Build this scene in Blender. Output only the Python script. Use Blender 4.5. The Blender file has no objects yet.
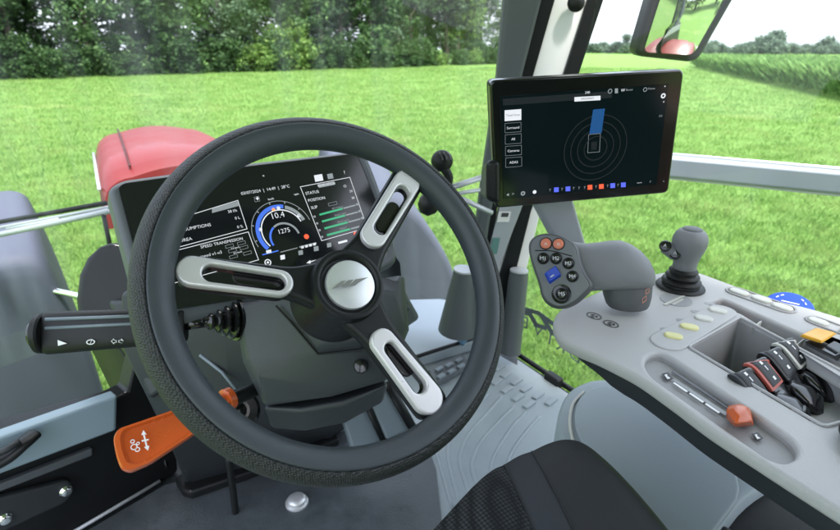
import bpy, bmesh, math, random
import numpy as np
from mathutils import Vector as V, Matrix
R = math.radians
random.seed(5)
rng = np.random.default_rng(11)
S = bpy.context.scene
COL = S.collection

# ------------------------------------------------------------------ camera model (used to measure the place)
FPX, PITCH, YAW, CAMZ = 530.0, R(22.27), R(30.0), 2.5
CP = V((0, 0, CAMZ))
_f = V((math.sin(YAW), math.cos(YAW), 0)); RT = V((math.cos(YAW), -math.sin(YAW), 0)); _u = V((0, 0, 1))
FW = _f * math.cos(PITCH) - _u * math.sin(PITCH)
UP = _f * math.sin(PITCH) + _u * math.cos(PITCH)
def ray(x, y): return FW + RT * ((x - 420) / FPX) - UP * ((y - 265) / FPX)
def at(x, y, d): return CP + ray(x, y) * d
def on_z(x, y, z):
    r = ray(x, y); return CP + r * ((z - CAMZ) / r.z)
def depth(p): return (V(p) - CP).dot(FW)

class Plane:
    """a real plane in the place: origin, axes u v and normal n (towards the driver)"""
    def __init__(s, o, u, v):
        s.o = V(o); s.u = V(u).normalized(); s.n = s.u.cross(V(v)).normalized(); s.v = s.n.cross(s.u)
    def hit(s, x, y, h=0.0):
        r = ray(x, y); o = s.o + s.n * h
        return CP + r * ((o - CP).dot(s.n) / r.dot(s.n))
    def uv(s, x, y, h=0.0):
        p = s.hit(x, y, h) - s.o; return (p.dot(s.u), p.dot(s.v))
    def P(s, u, v, h=0.0): return s.o + s.u * u + s.v * v + s.n * h
    def m(s, h=0.0):
        o = s.o + s.n * h
        return Matrix(((s.u.x, s.v.x, s.n.x, o.x), (s.u.y, s.v.y, s.n.y, o.y), (s.u.z, s.v.z, s.n.z, o.z), (0, 0, 0, 1)))
    def px(s, x, y): return depth(s.hit(x, y)) / FPX      # metres for one photo pixel there

# ------------------------------------------------------------------ materials
def mat(name, col, rough=.5, metal=0., bump=0., bscale=200., var=.0, vscale=6., spec=.5, coat=0., kind='noise', rvar=0.):
    m = bpy.data.materials.new(name); m.use_nodes = True
    nt = m.node_tree; b = nt.nodes['Principled BSDF']; L = nt.links
    b.inputs['Base Color'].default_value = (*col, 1); b.inputs['Roughness'].default_value = rough
    b.inputs['Metallic'].default_value = metal; b.inputs['Specular IOR Level'].default_value = spec
    if coat: b.inputs['Coat Weight'].default_value = coat; b.inputs['Coat Roughness'].default_value = .06
    g = nt.nodes.new('ShaderNodeNewGeometry')
    if var or rvar:
        n = nt.nodes.new('ShaderNodeTexNoise'); n.inputs['Scale'].default_value = vscale; n.inputs['Detail'].default_value = 8
        n.inputs['Roughness'].default_value = .65
        L.new(g.outputs['Position'], n.inputs['Vector'])
    if var:
        mx = nt.nodes.new('ShaderNodeMix'); mx.data_type = 'RGBA'
        mx.inputs[6].default_value = (*[max(0, c * (1 - var)) for c in col], 1)
        mx.inputs[7].default_value = (*[min(1, c * (1 + var)) for c in col], 1)
        L.new(n.outputs['Fac'], mx.inputs[0]); L.new(mx.outputs[2], b.inputs['Base Color'])
    if rvar:
        mr = nt.nodes.new('ShaderNodeMapRange'); mr.inputs['From Min'].default_value = .3; mr.inputs['From Max'].default_value = .7
        mr.inputs['To Min'].default_value = max(.02, rough - rvar); mr.inputs['To Max'].default_value = min(1, rough + rvar)
        L.new(n.outputs['Fac'], mr.inputs['Value']); L.new(mr.outputs[0], b.inputs['Roughness'])
    if bump:
        if kind == 'noise':
            t = nt.nodes.new('ShaderNodeTexNoise'); t.inputs['Scale'].default_value = bscale; t.inputs['Detail'].default_value = 3; o = t.outputs['Fac']
        else:
            t = nt.nodes.new('ShaderNodeTexVoronoi'); t.inputs['Scale'].default_value = bscale; t.inputs['Randomness'].default_value = .35 if kind == 'cells' else 0.; o = t.outputs['Distance']
        L.new(g.outputs['Position'], t.inputs['Vector'])
        bp = nt.nodes.new('ShaderNodeBump'); bp.inputs['Strength'].default_value = bump; bp.inputs['Distance'].default_value = .0015
        if kind == 'grid':                               # open weave: the holes between the threads are darker
            rp = nt.nodes.new('ShaderNodeMapRange'); rp.inputs['From Min'].default_value = .15; rp.inputs['From Max'].default_value = .6
            rp.inputs['To Min'].default_value = 1.5; rp.inputs['To Max'].default_value = .25; L.new(o, rp.inputs['Value'])
            vm = nt.nodes.new('ShaderNodeVectorMath'); vm.operation = 'SCALE'; vm.inputs[0].default_value = col; L.new(rp.outputs[0], vm.inputs['Scale']); L.new(vm.outputs[0], b.inputs['Base Color'])
        L.new(o, bp.inputs['Height']); L.new(bp.outputs[0], b.inputs['Normal'])
    return m
def lit(name, col, s=1.0):
    m = bpy.data.materials.new(name); m.use_nodes = True
    b = m.node_tree.nodes['Principled BSDF']
    b.inputs['Base Color'].default_value = (.01, .01, .01, 1); b.inputs['Roughness'].default_value = .2
    b.inputs['Emission Color'].default_value = (*col, 1); b.inputs['Emission Strength'].default_value = s
    return m
def glassmat(name, tint=(.94, .975, .965), ior=1.45, glare=.0):
    m = bpy.data.materials.new(name); m.use_nodes = True
    nt = m.node_tree; nt.nodes.remove(nt.nodes['Principled BSDF']); L = nt.links
    t = nt.nodes.new('ShaderNodeBsdfTransparent'); t.inputs[0].default_value = (*tint, 1)
    gl = nt.nodes.new('ShaderNodeBsdfGlossy'); gl.inputs['Roughness'].default_value = .0
    f = nt.nodes.new('ShaderNodeFresnel'); f.inputs[0].default_value = ior
    mx = nt.nodes.new('ShaderNodeMixShader')
    L.new(f.outputs[0], mx.inputs[0]); L.new(t.outputs[0], mx.inputs[1]); L.new(gl.outputs[0], mx.inputs[2])
    last = mx
    if glare:                                            # windscreen glare painted in as a pale streaky film on the pane
        g = nt.nodes.new('ShaderNodeNewGeometry'); mp = nt.nodes.new('ShaderNodeMapping'); mp.inputs['Scale'].default_value = (7, 3, .55)
        mp.inputs['Rotation'].default_value = (0, R(14), 0)
        n = nt.nodes.new('ShaderNodeTexNoise'); n.inputs['Scale'].default_value = 2.2; n.inputs['Detail'].default_value = 6
        r = nt.nodes.new('ShaderNodeMapRange'); r.inputs['From Min'].default_value = .46; r.inputs['From Max'].default_value = .8; r.inputs['To Max'].default_value = glare
        d = nt.nodes.new('ShaderNodeBsdfTranslucent'); d.inputs[0].default_value = (.85, .9, .9, 1)
        m2 = nt.nodes.new('ShaderNodeMixShader')
        L.new(g.outputs['Position'], mp.inputs[0]); L.new(mp.outputs[0], n.inputs['Vector']); L.new(n.outputs['Fac'], r.inputs['Value'])
        L.new(r.outputs[0], m2.inputs[0]); L.new(mx.outputs[0], m2.inputs[1]); L.new(d.outputs[0], m2.inputs[2]); last = m2
    L.new(last.outputs[0], nt.nodes['Material Output'].inputs[0])
    return m

M = dict(
    rim=mat('rim leather', (.036, .045, .053), .45, bump=.25, bscale=900, rvar=.08, vscale=14),
    grip=mat('textured grip', (.013, .015, .016), .5, bump=1., bscale=430, kind='cells'),
    black=mat('black plastic', (.008, .009, .010), .42, spec=.3, bump=.12, bscale=700, rvar=.08),
    gloss=mat('gloss black plastic', (.006, .0065, .007), .2, coat=.25),
    rubber=mat('black rubber', (.008, .009, .0095), .5, spec=.3, rvar=.1),
    dark=mat('charcoal plastic', (.022, .026, .030), .48, spec=.4, bump=.22, bscale=800, var=.12, rvar=.08),
    mid=mat('slate plastic', (.075, .086, .096), .5, bump=.22, bscale=800, var=.1, rvar=.08),
    slate=mat('grey blue plastic', (.145, .18, .205), .45, bump=.15, bscale=700, var=.08, rvar=.08),
    console=mat('light grey plastic', (.41, .408, .41), .5, bump=.4, bscale=1100, var=.08, vscale=5, rvar=.08),
    tray=mat('grey tray plastic', (.30, .30, .305), .55, bump=.25, bscale=900, var=.08, rvar=.06),
    handle=mat('grey grip plastic', (.165, .173, .187), .5, bump=.3, bscale=1100, var=.05),
    handle_low=mat('dark grip plastic', (.075, .08, .087), .5, bump=.3, bscale=1100),
    mat_floor=mat('rubber floor mat', (.24, .28, .30), .42, bump=.35, bscale=500, var=.22, vscale=9, rvar=.14),
    silver=mat('satin silver', (.64, .62, .63), .32, metal=.35, rvar=.06, vscale=30),
    cap=mat('brushed silver disc', (.70, .71, .72), .36, metal=.6),
    chrome=mat('chrome', (.75, .77, .78), .14, metal=1.),
    alu=mat('grey painted metal', (.42, .44, .47), .4, metal=.25, var=.06, rvar=.08),
    white=mat('white painted panel', (.74, .74, .75), .5, var=.03),
    red=mat('red tractor paint', (.16, .013, .013), .5, coat=.12, var=.1, rvar=.08),
    orange=mat('orange plastic', (.52, .092, .018), .26, rvar=.06),
    orange2=mat('orange button', (.72, .22, .13), .4),
    redlev=mat('rust red plastic', (.42, .075, .05), .4),
    blue=mat('blue plastic', (.012, .06, .5), .35),
    capblue=mat('blue cap plastic', (.005, .035, .30), .55, spec=.3),
    yellow=mat('yellow plastic', (.75, .38, .02), .35),
    cream=mat('pale yellow key', (.62, .60, .28), .45),
    greykey=mat('pale grey key', (.50, .50, .46), .45),
    print_white=mat('white print', (.78, .78, .78), .5),
    print_dark=mat('dark print', (.05, .05, .055), .5),
    print_grey=mat('grey print', (.27, .28, .29), .5),
    emblem=mat('emblem grey', (.19, .185, .18), .4),
    seatmesh=mat('seat mesh fabric', (.030, .033, .036), .8, bump=1., bscale=200, kind='grid', spec=.2),
    seatgrey=mat('seat smooth fabric', (.032, .036, .041), .85, spec=.25, bump=.4, bscale=900),
    seatdark=mat('seat bolster leather', (.015, .0165, .0185), .6, spec=.3, bump=.3, bscale=600),
    ledge=mat('pale blue grey ledge', (.27, .36, .42), .35, var=.05, rvar=.08),
    screen=mat('dark display glass', (.011, .0125, .014), .12, spec=.5),
    screen2=mat('monitor glass', (.006, .012, .015), .10, spec=.3),
    bezel=mat('display bezel', (.065, .075, .083), .42, bump=.15, bscale=800),
    e_white=lit('lit white', (.85, .9, .95), .24), e_grey=lit('lit grey', (.35, .4, .42), .20),
    e_dim=lit('lit dim', (.06, .085, .10), .045), e_blue=lit('lit blue', (.08, .22, .95), .22), e_map=lit('lit map blue', (.02, .14, .42), .15),
    e_ind=lit('lit indigo', (.10, .14, .85), .3),
    e_green=lit('lit green', (.04, .55, .25), .20), e_red=lit('lit red', (.85, .12, .05), .3), e_amber=lit('lit amber', (.95, .40, .05), .3),
    mirror=mat('mirror glass', (.86, .89, .9), .02, metal=1.),
    decal=mat('frosted lettering', (.12, .145, .16), .5),
    glass=glassmat('window glass'), wglass=glassmat('windscreen glass', (.925, .95, .95), glare=.10),
)

# ------------------------------------------------------------------ object helpers
def base(o):
    while o.parent: o = o.parent
    return o.location
def obj(name, me, material, parent=None, smooth=None, bevel=0., loc=None):
    """link a mesh (world coordinates) as one object"""
    if isinstance(me, bmesh.types.BMesh):
        b = me; me = bpy.data.meshes.new(name); b.to_mesh(me); b.free()
    me.name = name
    for mm in (material if isinstance(material, (list, tuple)) else [material]): me.materials.append(mm)
    o = bpy.data.objects.new(name, me); COL.objects.link(o)
    if parent:
        o.parent = parent; L = base(parent).copy()
    else:
        co = [v.co for v in me.vertices]
        L = V(loc) if loc else V((sum(c.x for c in co) / len(co), sum(c.y for c in co) / len(co), min(c.z for c in co)))
        o.location = L
    me.transform(Matrix.Translation(-L))
    if smooth is not None:
        me.shade_smooth() if smooth is True else me.set_sharp_from_angle(angle=R(smooth))
        for p in me.polygons: p.use_smooth = True
    if bevel:
        md = o.modifiers.new('bevel', 'BEVEL'); md.width = bevel; md.segments = 3; md.limit_method = 'ANGLE'; md.angle_limit = R(35)
        md.harden_normals = True
        for p in me.polygons: p.use_smooth = True
    return o
def tag(o, label, cat, group=None):
    o['label'] = label; o['category'] = cat
    if group: o['group'] = group
    return o
def thing(name, label, cat, loc, group=None):
    o = bpy.data.objects.new(name, None); COL.objects.link(o); o.location = loc; o.empty_display_size = .05
    return tag(o, label, cat, group)
def struct(o): o['kind'] = 'structure'; return o
def stuff(o): o['kind'] = 'stuff'; return o
def copy_tree(o, parent=None):
    c = o.copy(); COL.objects.link(c); c.parent = parent
    for ch in o.children: copy_tree(ch, c)
    return c

# ------------------------------------------------------------------ mesh helpers
def loft(rings, closed=True, cap0=True, cap1=True, bm=None, mi=0):
    bm = bm or bmesh.new()
    vs = [[bm.verts.new(p) for p in r] for r in rings]
    n = len(rings[0])
    for a, b in zip(vs, vs[1:]):
        for i in range(n if closed else n - 1):
            f = bm.faces.new((a[i], a[(i + 1) % n], b[(i + 1) % n], b[i])); f.material_index = mi
    if closed and cap0: bm.faces.new(vs[0][::-1]).material_index = mi
    if closed and cap1: bm.faces.new(vs[-1]).material_index = mi
    bmesh.ops.recalc_face_normals(bm, faces=bm.faces)
    return bm
def lathe(c, axis, prof, n=32, bm=None, capt=True):
    """prof: list of (radius, height along axis)"""
    ax = V(axis).normalized(); a = ax.orthogonal().normalized(); b = ax.cross(a); c = V(c)
    rings = [[c + ax * h + (a * math.cos(2 * math.pi * i / n) + b * math.sin(2 * math.pi * i / n)) * max(r, 1e-5) for i in range(n)] for r, h in prof]
    return loft(rings, bm=bm, cap0=capt, cap1=capt)
def smoothpath(pts, k=6):
    pts = [V(p) for p in pts]
    if len(pts) < 3: return pts
    out = []
    P = [pts[0] * 2 - pts[1]] + pts + [pts[-1] * 2 - pts[-2]]
    for i in range(1, len(P) - 2):
        p0, p1, p2, p3 = P[i - 1:i + 3]
        for j in range(k):
            t = j / k
            out.append(.5 * ((2 * p1) + (p2 - p0) * t + (2 * p0 - 5 * p1 + 4 * p2 - p3) * t * t + (3 * p1 - p0 - 3 * p2 + p3) * t ** 3))
    out.append(pts[-1]); return out
def tube(path, r, n=12, bm=None, flat=None, cap=True):
    """sweep a circle (or ellipse: flat=(direction, ratio)) along a path"""
    path = [V(p) for p in path]; rings = []
    ref = V((0, 0, 1)); prev = None
    for i, p in enumerate(path):
        t = (path[min(i + 1, len(path) - 1)] - path[max(i - 1, 0)]).normalized()
        if prev is None:
            a = flat[0] - t * flat[0].dot(t) if flat else (ref.cross(t) if abs(t.z) < .95 else V((1, 0, 0)).cross(t))
        else: a = prev - t * prev.dot(t)
        a.normalize(); prev = a; b = t.cross(a)
        rr = r[i] if isinstance(r, (list, tuple)) else r
        q = flat[1] if flat else 1.
        rings.append([p + a * (rr * q * math.cos(2 * math.pi * k / n)) + b * (rr * math.sin(2 * math.pi * k / n)) for k in range(n)])
    return loft(rings, bm=bm, cap0=cap, cap1=cap)
def box(c, x, y, z, bm=None):
    """box from centre and three half-axis vectors"""
    c = V(c); x, y, z = V(x), V(y), V(z)
    r = lambda s: [c - x - y + z * s, c + x - y + z * s, c + x + y + z * s, c - x + y + z * s]
    return loft([r(-1), r(1)], bm=bm)
def slab(pts, off, bm=None):
    off = V(off); return loft([[V(p) for p in pts], [V(p) + off for p in pts]], bm=bm)
def join(*bms):
    out = bmesh.new()
    for b in bms:
        me = b
        if isinstance(b, bmesh.types.BMesh):
            me = bpy.data.meshes.new('t'); b.to_mesh(me); b.free()
        out.from_mesh(me); bpy.data.meshes.remove(me)
    return out
def chaikin(pts, k=2):
    for _ in range(k):
        o = []
        for i in range(len(pts)):
            a, b = pts[i], pts[(i + 1) % len(pts)]
            o += [tuple(a[j] * .75 + b[j] * .25 for j in range(len(a))), tuple(a[j] * .25 + b[j] * .75 for j in range(len(a)))]
        pts = o
    return pts
def rnd(pts, r, k=5):
    """round the corners of a 2-D polygon"""
    out = []; n = len(pts)
    for i in range(n):
        p = V(pts[i]).to_2d(); a = V(pts[i - 1]).to_2d(); b = V(pts[(i + 1) % n]).to_2d()
        rr = min(r, (a - p).length * .48, (b - p).length * .48)
        s = p + (a - p).normalized() * rr; e = p + (b - p).normalized() * rr
        for j in range(k + 1):
            t = j / k; out.append(tuple(s * (1 - t) ** 2 + p * 2 * t * (1 - t) + e * t * t))
    return out
def capsule(a, ra, b, rb, n=12):
    a, b = V(a).to_2d(), V(b).to_2d(); d = (b - a); an = math.atan2(d.y, d.x); o = []
    for i in range(n + 1):
        t = an + math.pi / 2 + math.pi * i / n; o.append((a.x + ra * math.cos(t), a.y + ra * math.sin(t)))
    for i in range(n + 1):
        t = an - math.pi / 2 + math.pi * i / n; o.append((b.x + rb * math.cos(t), b.y + rb * math.sin(t)))
    return o
def circle(c, r, n=28, ry=None): return [(c[0] + r * math.cos(2 * math.pi * i / n), c[1] + (ry or r) * math.sin(2 * math.pi * i / n)) for i in range(n)]
def arc_band(c, r0, r1, a0, a1, n=28):
    f = lambda r, i: (c[0] + r * math.cos(R(a0 + (a1 - a0) * i / n)), c[1] + r * math.sin(R(a0 + (a1 - a0) * i / n)))
    return [f(r1, i) for i in range(n + 1)] + [f(r0, n - i) for i in range(n + 1)]
def plate(pl, outline, thick, holes=(), bevel=0., h=0.):
    """flat shape with holes in plane pl (uv metres): top at h, bottom at h - thick, rounded edges; returns a mesh"""
    cu = bpy.data.curves.new('c', 'CURVE'); cu.dimensions = '2D'; cu.fill_mode = 'BOTH'
    for loop in [outline] + list(holes):
        sp = cu.splines.new('POLY'); sp.points.add(len(loop) - 1); sp.use_cyclic_u = True
        for p, q in zip(sp.points, loop): p.co = (q[0], q[1], 0, 1)
    cu.extrude = max(thick / 2 - bevel, 0); cu.bevel_depth = bevel; cu.bevel_resolution = 3
    if bevel: cu.offset = -bevel
    o = bpy.data.objects.new('c', cu); COL.objects.link(o)
    dg = bpy.context.evaluated_depsgraph_get()
    me = bpy.data.meshes.new_from_object(o.evaluated_get(dg)); bpy.data.objects.remove(o); bpy.data.curves.remove(cu)
    me.materials.clear()
    me.transform(pl.m(h - thick / 2)); return me
def uvs(pl, pts, h=0.): return [pl.uv(x, y, h) for x, y in pts]
def text(pl, body, x, y, size, h=.0, align='LEFT', thick=.0004, flip=False, rot=0., sx=1., spacing=1.):
    """lettering in plane pl, anchored where pixel x,y meets it; size in photo pixels; returns a mesh"""
    u, v = pl.uv(x, y, h); s = size * pl.px(x, y) * 1.02
    return text_uv(pl, body, u, v, s, h, align, thick, flip, rot, sx, spacing)
def text_uv(pl, body, u, v, s, h=.0, align='LEFT', thick=.0004, flip=False, rot=0., sx=1., spacing=1.):
    cu = bpy.data.curves.new('t', 'FONT'); cu.body = body; cu.size = s; cu.align_x = align; cu.align_y = 'CENTER'
    cu.extrude = thick / 2; cu.resolution_u = 2; cu.space_character = spacing; cu.offset = -s * .010
    o = bpy.data.objects.new('t', cu); COL.objects.link(o)
    dg = bpy.context.evaluated_depsgraph_get()
    me = bpy.data.meshes.new_from_object(o.evaluated_get(dg)); bpy.data.objects.remove(o); bpy.data.curves.remove(cu)
    me.materials.clear()
    T = Matrix.Rotation(rot, 4, 'Z') @ Matrix.Diagonal((-sx if flip else sx, 1, 1, 1))
    me.transform(pl.m(h) @ Matrix.Translation((u, v, 0)) @ T)
    return me
def frame_uv(pts, w):
    """outline ring: (outer, inner hole) of a polygon given in uv"""
    c = sum((V(p).to_2d() for p in pts), V((0, 0))) / len(pts); inn = []
    n = len(pts)
    for i in range(n):
        p = V(pts[i]).to_2d(); a = (V(pts[i - 1]).to_2d() - p).normalized(); b = (V(pts[(i + 1) % n]).to_2d() - p).normalized()
        inn.append(tuple(p + (a + b) * w))
    return pts, inn
def pxframe(pl, pts, w, h, thick=.0004, r=0):
    q = uvs(pl, pts, h); o, i = frame_uv(q, w)
    return plate(pl, o, thick, [i], h=h)
def pxplate(pl, pts, h, thick=.0004, bevel=0., holes=()):
    return plate(pl, uvs(pl, pts, h), thick, [uvs(pl, q, h) for q in holes], bevel, h)

# ------------------------------------------------------------------ the place outside
def ground():
    bm = bmesh.new()
    xs = [-900, -300, -120, -60, -30, -15, -8, 0, 8, 15, 30, 60, 120, 300, 900]
    vs = [[bm.verts.new((x, y, 0)) for x in xs] for y in xs]
    for i in range(len(xs) - 1):
        for j in range(len(xs) - 1): bm.faces.new((vs[i][j], vs[i][j + 1], vs[i + 1][j + 1], vs[i + 1][j]))
    m = bpy.data.materials.new('meadow'); m.use_nodes = True; nt = m.node_tree; L = nt.links; b = nt.nodes['Principled BSDF']
    g = nt.nodes.new('ShaderNodeNewGeometry')
    def noise(s, d=6, ro=.6):
        n = nt.nodes.new('ShaderNodeTexNoise'); n.inputs['Scale'].default_value = s; n.inputs['Detail'].default_value = d; n.inputs['Roughness'].default_value = ro
        L.new(g.outputs['Position'], n.inputs['Vector']); return n.outputs['Fac']
    r = nt.nodes.new('ShaderNodeValToRGB'); e = r.color_ramp.elements
    e[0].position = .28; e[0].color = (.095, .175, .042, 1); e[1].position = .72; e[1].color = (.15, .26, .065, 1)
    L.new(noise(1.6, 9, .72), r.inputs[0])
    r2 = nt.nodes.new('ShaderNodeValToRGB'); e = r2.color_ramp.elements
    e[0].position = .56; e[0].color = (0, 0, 0, 1); e[1].position = .74; e[1].color = (.55, .55, .55, 1)
    L.new(noise(.22, 7, .6), r2.inputs[0])
    mx = nt.nodes.new('ShaderNodeMix'); mx.data_type = 'RGBA'; mx.inputs[7].default_value = (.30, .32, .13, 1)
    L.new(r2.outputs[0], mx.inputs[0]); L.new(r.outputs[0], mx.inputs[6]); L.new(mx.outputs[2], b.inputs['Base Color'])
    b.inputs['Roughness'].default_value = .9; b.inputs['Specular IOR Level'].default_value = .1
    bp = nt.nodes.new('ShaderNodeBump'); bp.inputs['Strength'].default_value = 1.; bp.inputs['Distance'].default_value = .12
    L.new(noise(5, 6, .7), bp.inputs['Height']); L.new(bp.outputs[0], b.inputs['Normal'])
    struct(obj('meadow_ground', bm, m, loc=(0, 0, 0)))
ground()

def leafmat(name, c0, c1, c2, trans=.25):
    m = bpy.data.materials.new(name); m.use_nodes = True; nt = m.node_tree; L = nt.links; b = nt.nodes['Principled BSDF']
    g = nt.nodes.new('ShaderNodeNewGeometry'); r = nt.nodes.new('ShaderNodeValToRGB'); e = r.color_ramp.elements
    e[0].color = (*c0, 1); e[1].color = (*c2, 1); x = e.new(.55); x.color = (*c1, 1)
    L.new(g.outputs['Random Per Island'], r.inputs[0])
    L.new(r.outputs[0], b.inputs['Base Color']); b.inputs['Roughness'].default_value = .6; b.inputs['Specular IOR Level'].default_value = .25
    t = nt.nodes.new('ShaderNodeBsdfTranslucent'); L.new(r.outputs[0], t.inputs[0])
    mx = nt.nodes.new('ShaderNodeMixShader'); mx.inputs[0].default_value = trans
    L.new(b.outputs[0], mx.inputs[1]); L.new(t.outputs[0], mx.inputs[2]); L.new(mx.outputs[0], nt.nodes['Material Output'].inputs[0])
    return m
LM = [leafmat('leaf dark', (.025, .058, .02), (.042, .092, .032), (.075, .14, .045), .35),
      leafmat('leaf mid', (.03, .07, .026), (.054, .115, .04), (.10, .175, .06), .35),
      leafmat('leaf grey green', (.045, .085, .05), (.075, .13, .075), (.12, .18, .10), .35),
      leafmat('leaf pale', (.07, .14, .03), (.12, .22, .05), (.20, .30, .08), .4)]
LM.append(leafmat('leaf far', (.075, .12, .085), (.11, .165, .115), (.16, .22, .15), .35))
M['bark'] = mat('bark', (.085, .07, .055), .9, bump=.8, bscale=12, var=.3)
M['grassblade'] = leafmat('grass blades', (.11, .22, .048), (.14, .27, .056), (.20, .32, .095), .5)
def patchy(m):
    # paler and straw coloured drifts running through the sward
    nt = m.node_tree; L = nt.links; r = [n for n in nt.nodes if n.type == 'VALTORGB'][0]
    g = nt.nodes.new('ShaderNodeNewGeometry'); n = nt.nodes.new('ShaderNodeTexNoise'); n.inputs['Scale'].default_value = .55; n.inputs['Detail'].default_value = 9; n.inputs['Roughness'].default_value = .72
    L.new(g.outputs['Position'], n.inputs['Vector'])
    k = nt.nodes.new('ShaderNodeMapRange'); k.inputs['From Min'].default_value = .46; k.inputs['From Max'].default_value = .66; L.new(n.outputs['Fac'], k.inputs['Value'])
    mx = nt.nodes.new('ShaderNodeMix'); mx.data_type = 'RGBA'; mx.inputs[7].default_value = (.34, .38, .15, 1)
    q = nt.nodes.new('ShaderNodeMath'); q.operation = 'MULTIPLY'; q.inputs[1].default_value = .5; L.new(k.outputs[0], q.inputs[0])
    tos = [l.to_socket for l in r.outputs[0].links]
    L.new(q.outputs[0], mx.inputs[0]); L.new(r.outputs[0], mx.inputs[6])
    for t in tos: L.new(mx.outputs[2], t)
patchy(M['grassblade'])
M['cropblade'] = leafmat('crop leaves', (.09, .19, .045), (.14, .27, .07), (.21, .35, .11), .45)

def tri_mesh(name, vt, per):
    """mesh from an (n*per,3) array of separate little faces"""
    n = len(vt) // per; me = bpy.data.meshes.new(name)
    me.vertices.add(len(vt)); me.vertices.foreach_set('co', np.ascontiguousarray(vt, dtype=np.float32).ravel())
    me.loops.add(len(vt)); me.loops.foreach_set('vertex_index', np.arange(len(vt), dtype=np.int32))
    me.polygons.add(n); me.polygons.foreach_set('loop_start', np.arange(0, len(vt), per, dtype=np.int32))
    me.update(calc_edges=True); return me
def leaves(centres, size, per_c, spread):
    """little folded leaf faces round many clump centres"""
    n = len(centres) * per_c
    c = np.repeat(centres, per_c, 0) + rng.normal(0, 1, (n, 3)) * spread * np.array([1, 1, .7])
    d = rng.normal(0, 1, (n, 3)); d[:, 2] *= .55; d /= np.linalg.norm(d, axis=1)[:, None]
    w = np.cross(d, rng.normal(0, 1, (n, 3))); w /= np.linalg.norm(w, axis=1)[:, None]
    s = (size * rng.uniform(.6, 1.4, n))[:, None]
    q = np.stack([c - d * s, c + w * s * .5, c + d * s, c - w * s * .5], 1)
    return q.reshape(-1, 3)
def crown_mesh(h, w, z0, clumps, per, size, seed):
    r = np.random.default_rng(seed); pts = []
    lob = [(r.uniform(-.5, .5) * w, r.uniform(-.5, .5) * w, r.uniform(z0 + (h - z0) * .15, h * .9), r.uniform(.22, .45) * w) for _ in range(15)]
    lob += [(0, 0, z0 + (h - z0) * t, w * .5 * math.sin(math.pi * min(.95, t + .12)) ** .7) for t in (.1, .25, .4, .55, .7, .85)]
    while len(pts) < clumps:
        x, y, z, rad = lob[r.integers(len(lob))]
        d = r.normal(0, 1, 3); d /= np.linalg.norm(d)
        p = np.array([x, y, z]) + d * rad * r.uniform(.65, 1.05) * np.array([1, 1, 1.15])
        if p[2] < z0: continue
        pts.append(p)
    return tri_mesh('crown', leaves(np.array(pts), size, per, size * 1.6), 4)
def trunk_bm(h, r0, seed, limbs=5):
    rr = random.Random(seed)
    path = [V((rr.uniform(-.15, .15) * i * .5, rr.uniform(-.15, .15) * i * .5, h * i / 6)) for i in range(7)]
    bms = [tube(path, [r0 * (1.15 - i / 6) + .02 for i in range(7)], 8)]
    for k in range(limbs):
        i = rr.randint(2, 5); a = rr.uniform(0, 6.28); L = h * .28
        p = path[i]; q = p + V((math.cos(a) * L * .5, math.sin(a) * L * .5, L * .35)); e = q + V((math.cos(a) * L * .4, math.sin(a) * L * .4, L * .5))
        bms.append(tube([p, q, e], [r0 * .4, r0 * .25, .02], 6))
    return join(*bms)
def make_tree(name, label, cat, group, h, w, z0, clumps, per, size, lm, seed):
    t = thing(name, label, cat, (0, 0, 0), group)
    obj('trunk', trunk_bm(h * .8, h * .02, seed), M['bark'], t, smooth=True)
    obj('crown', crown_mesh(h, w, z0, clumps, per, size, seed), lm, t)
    return t
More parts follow.
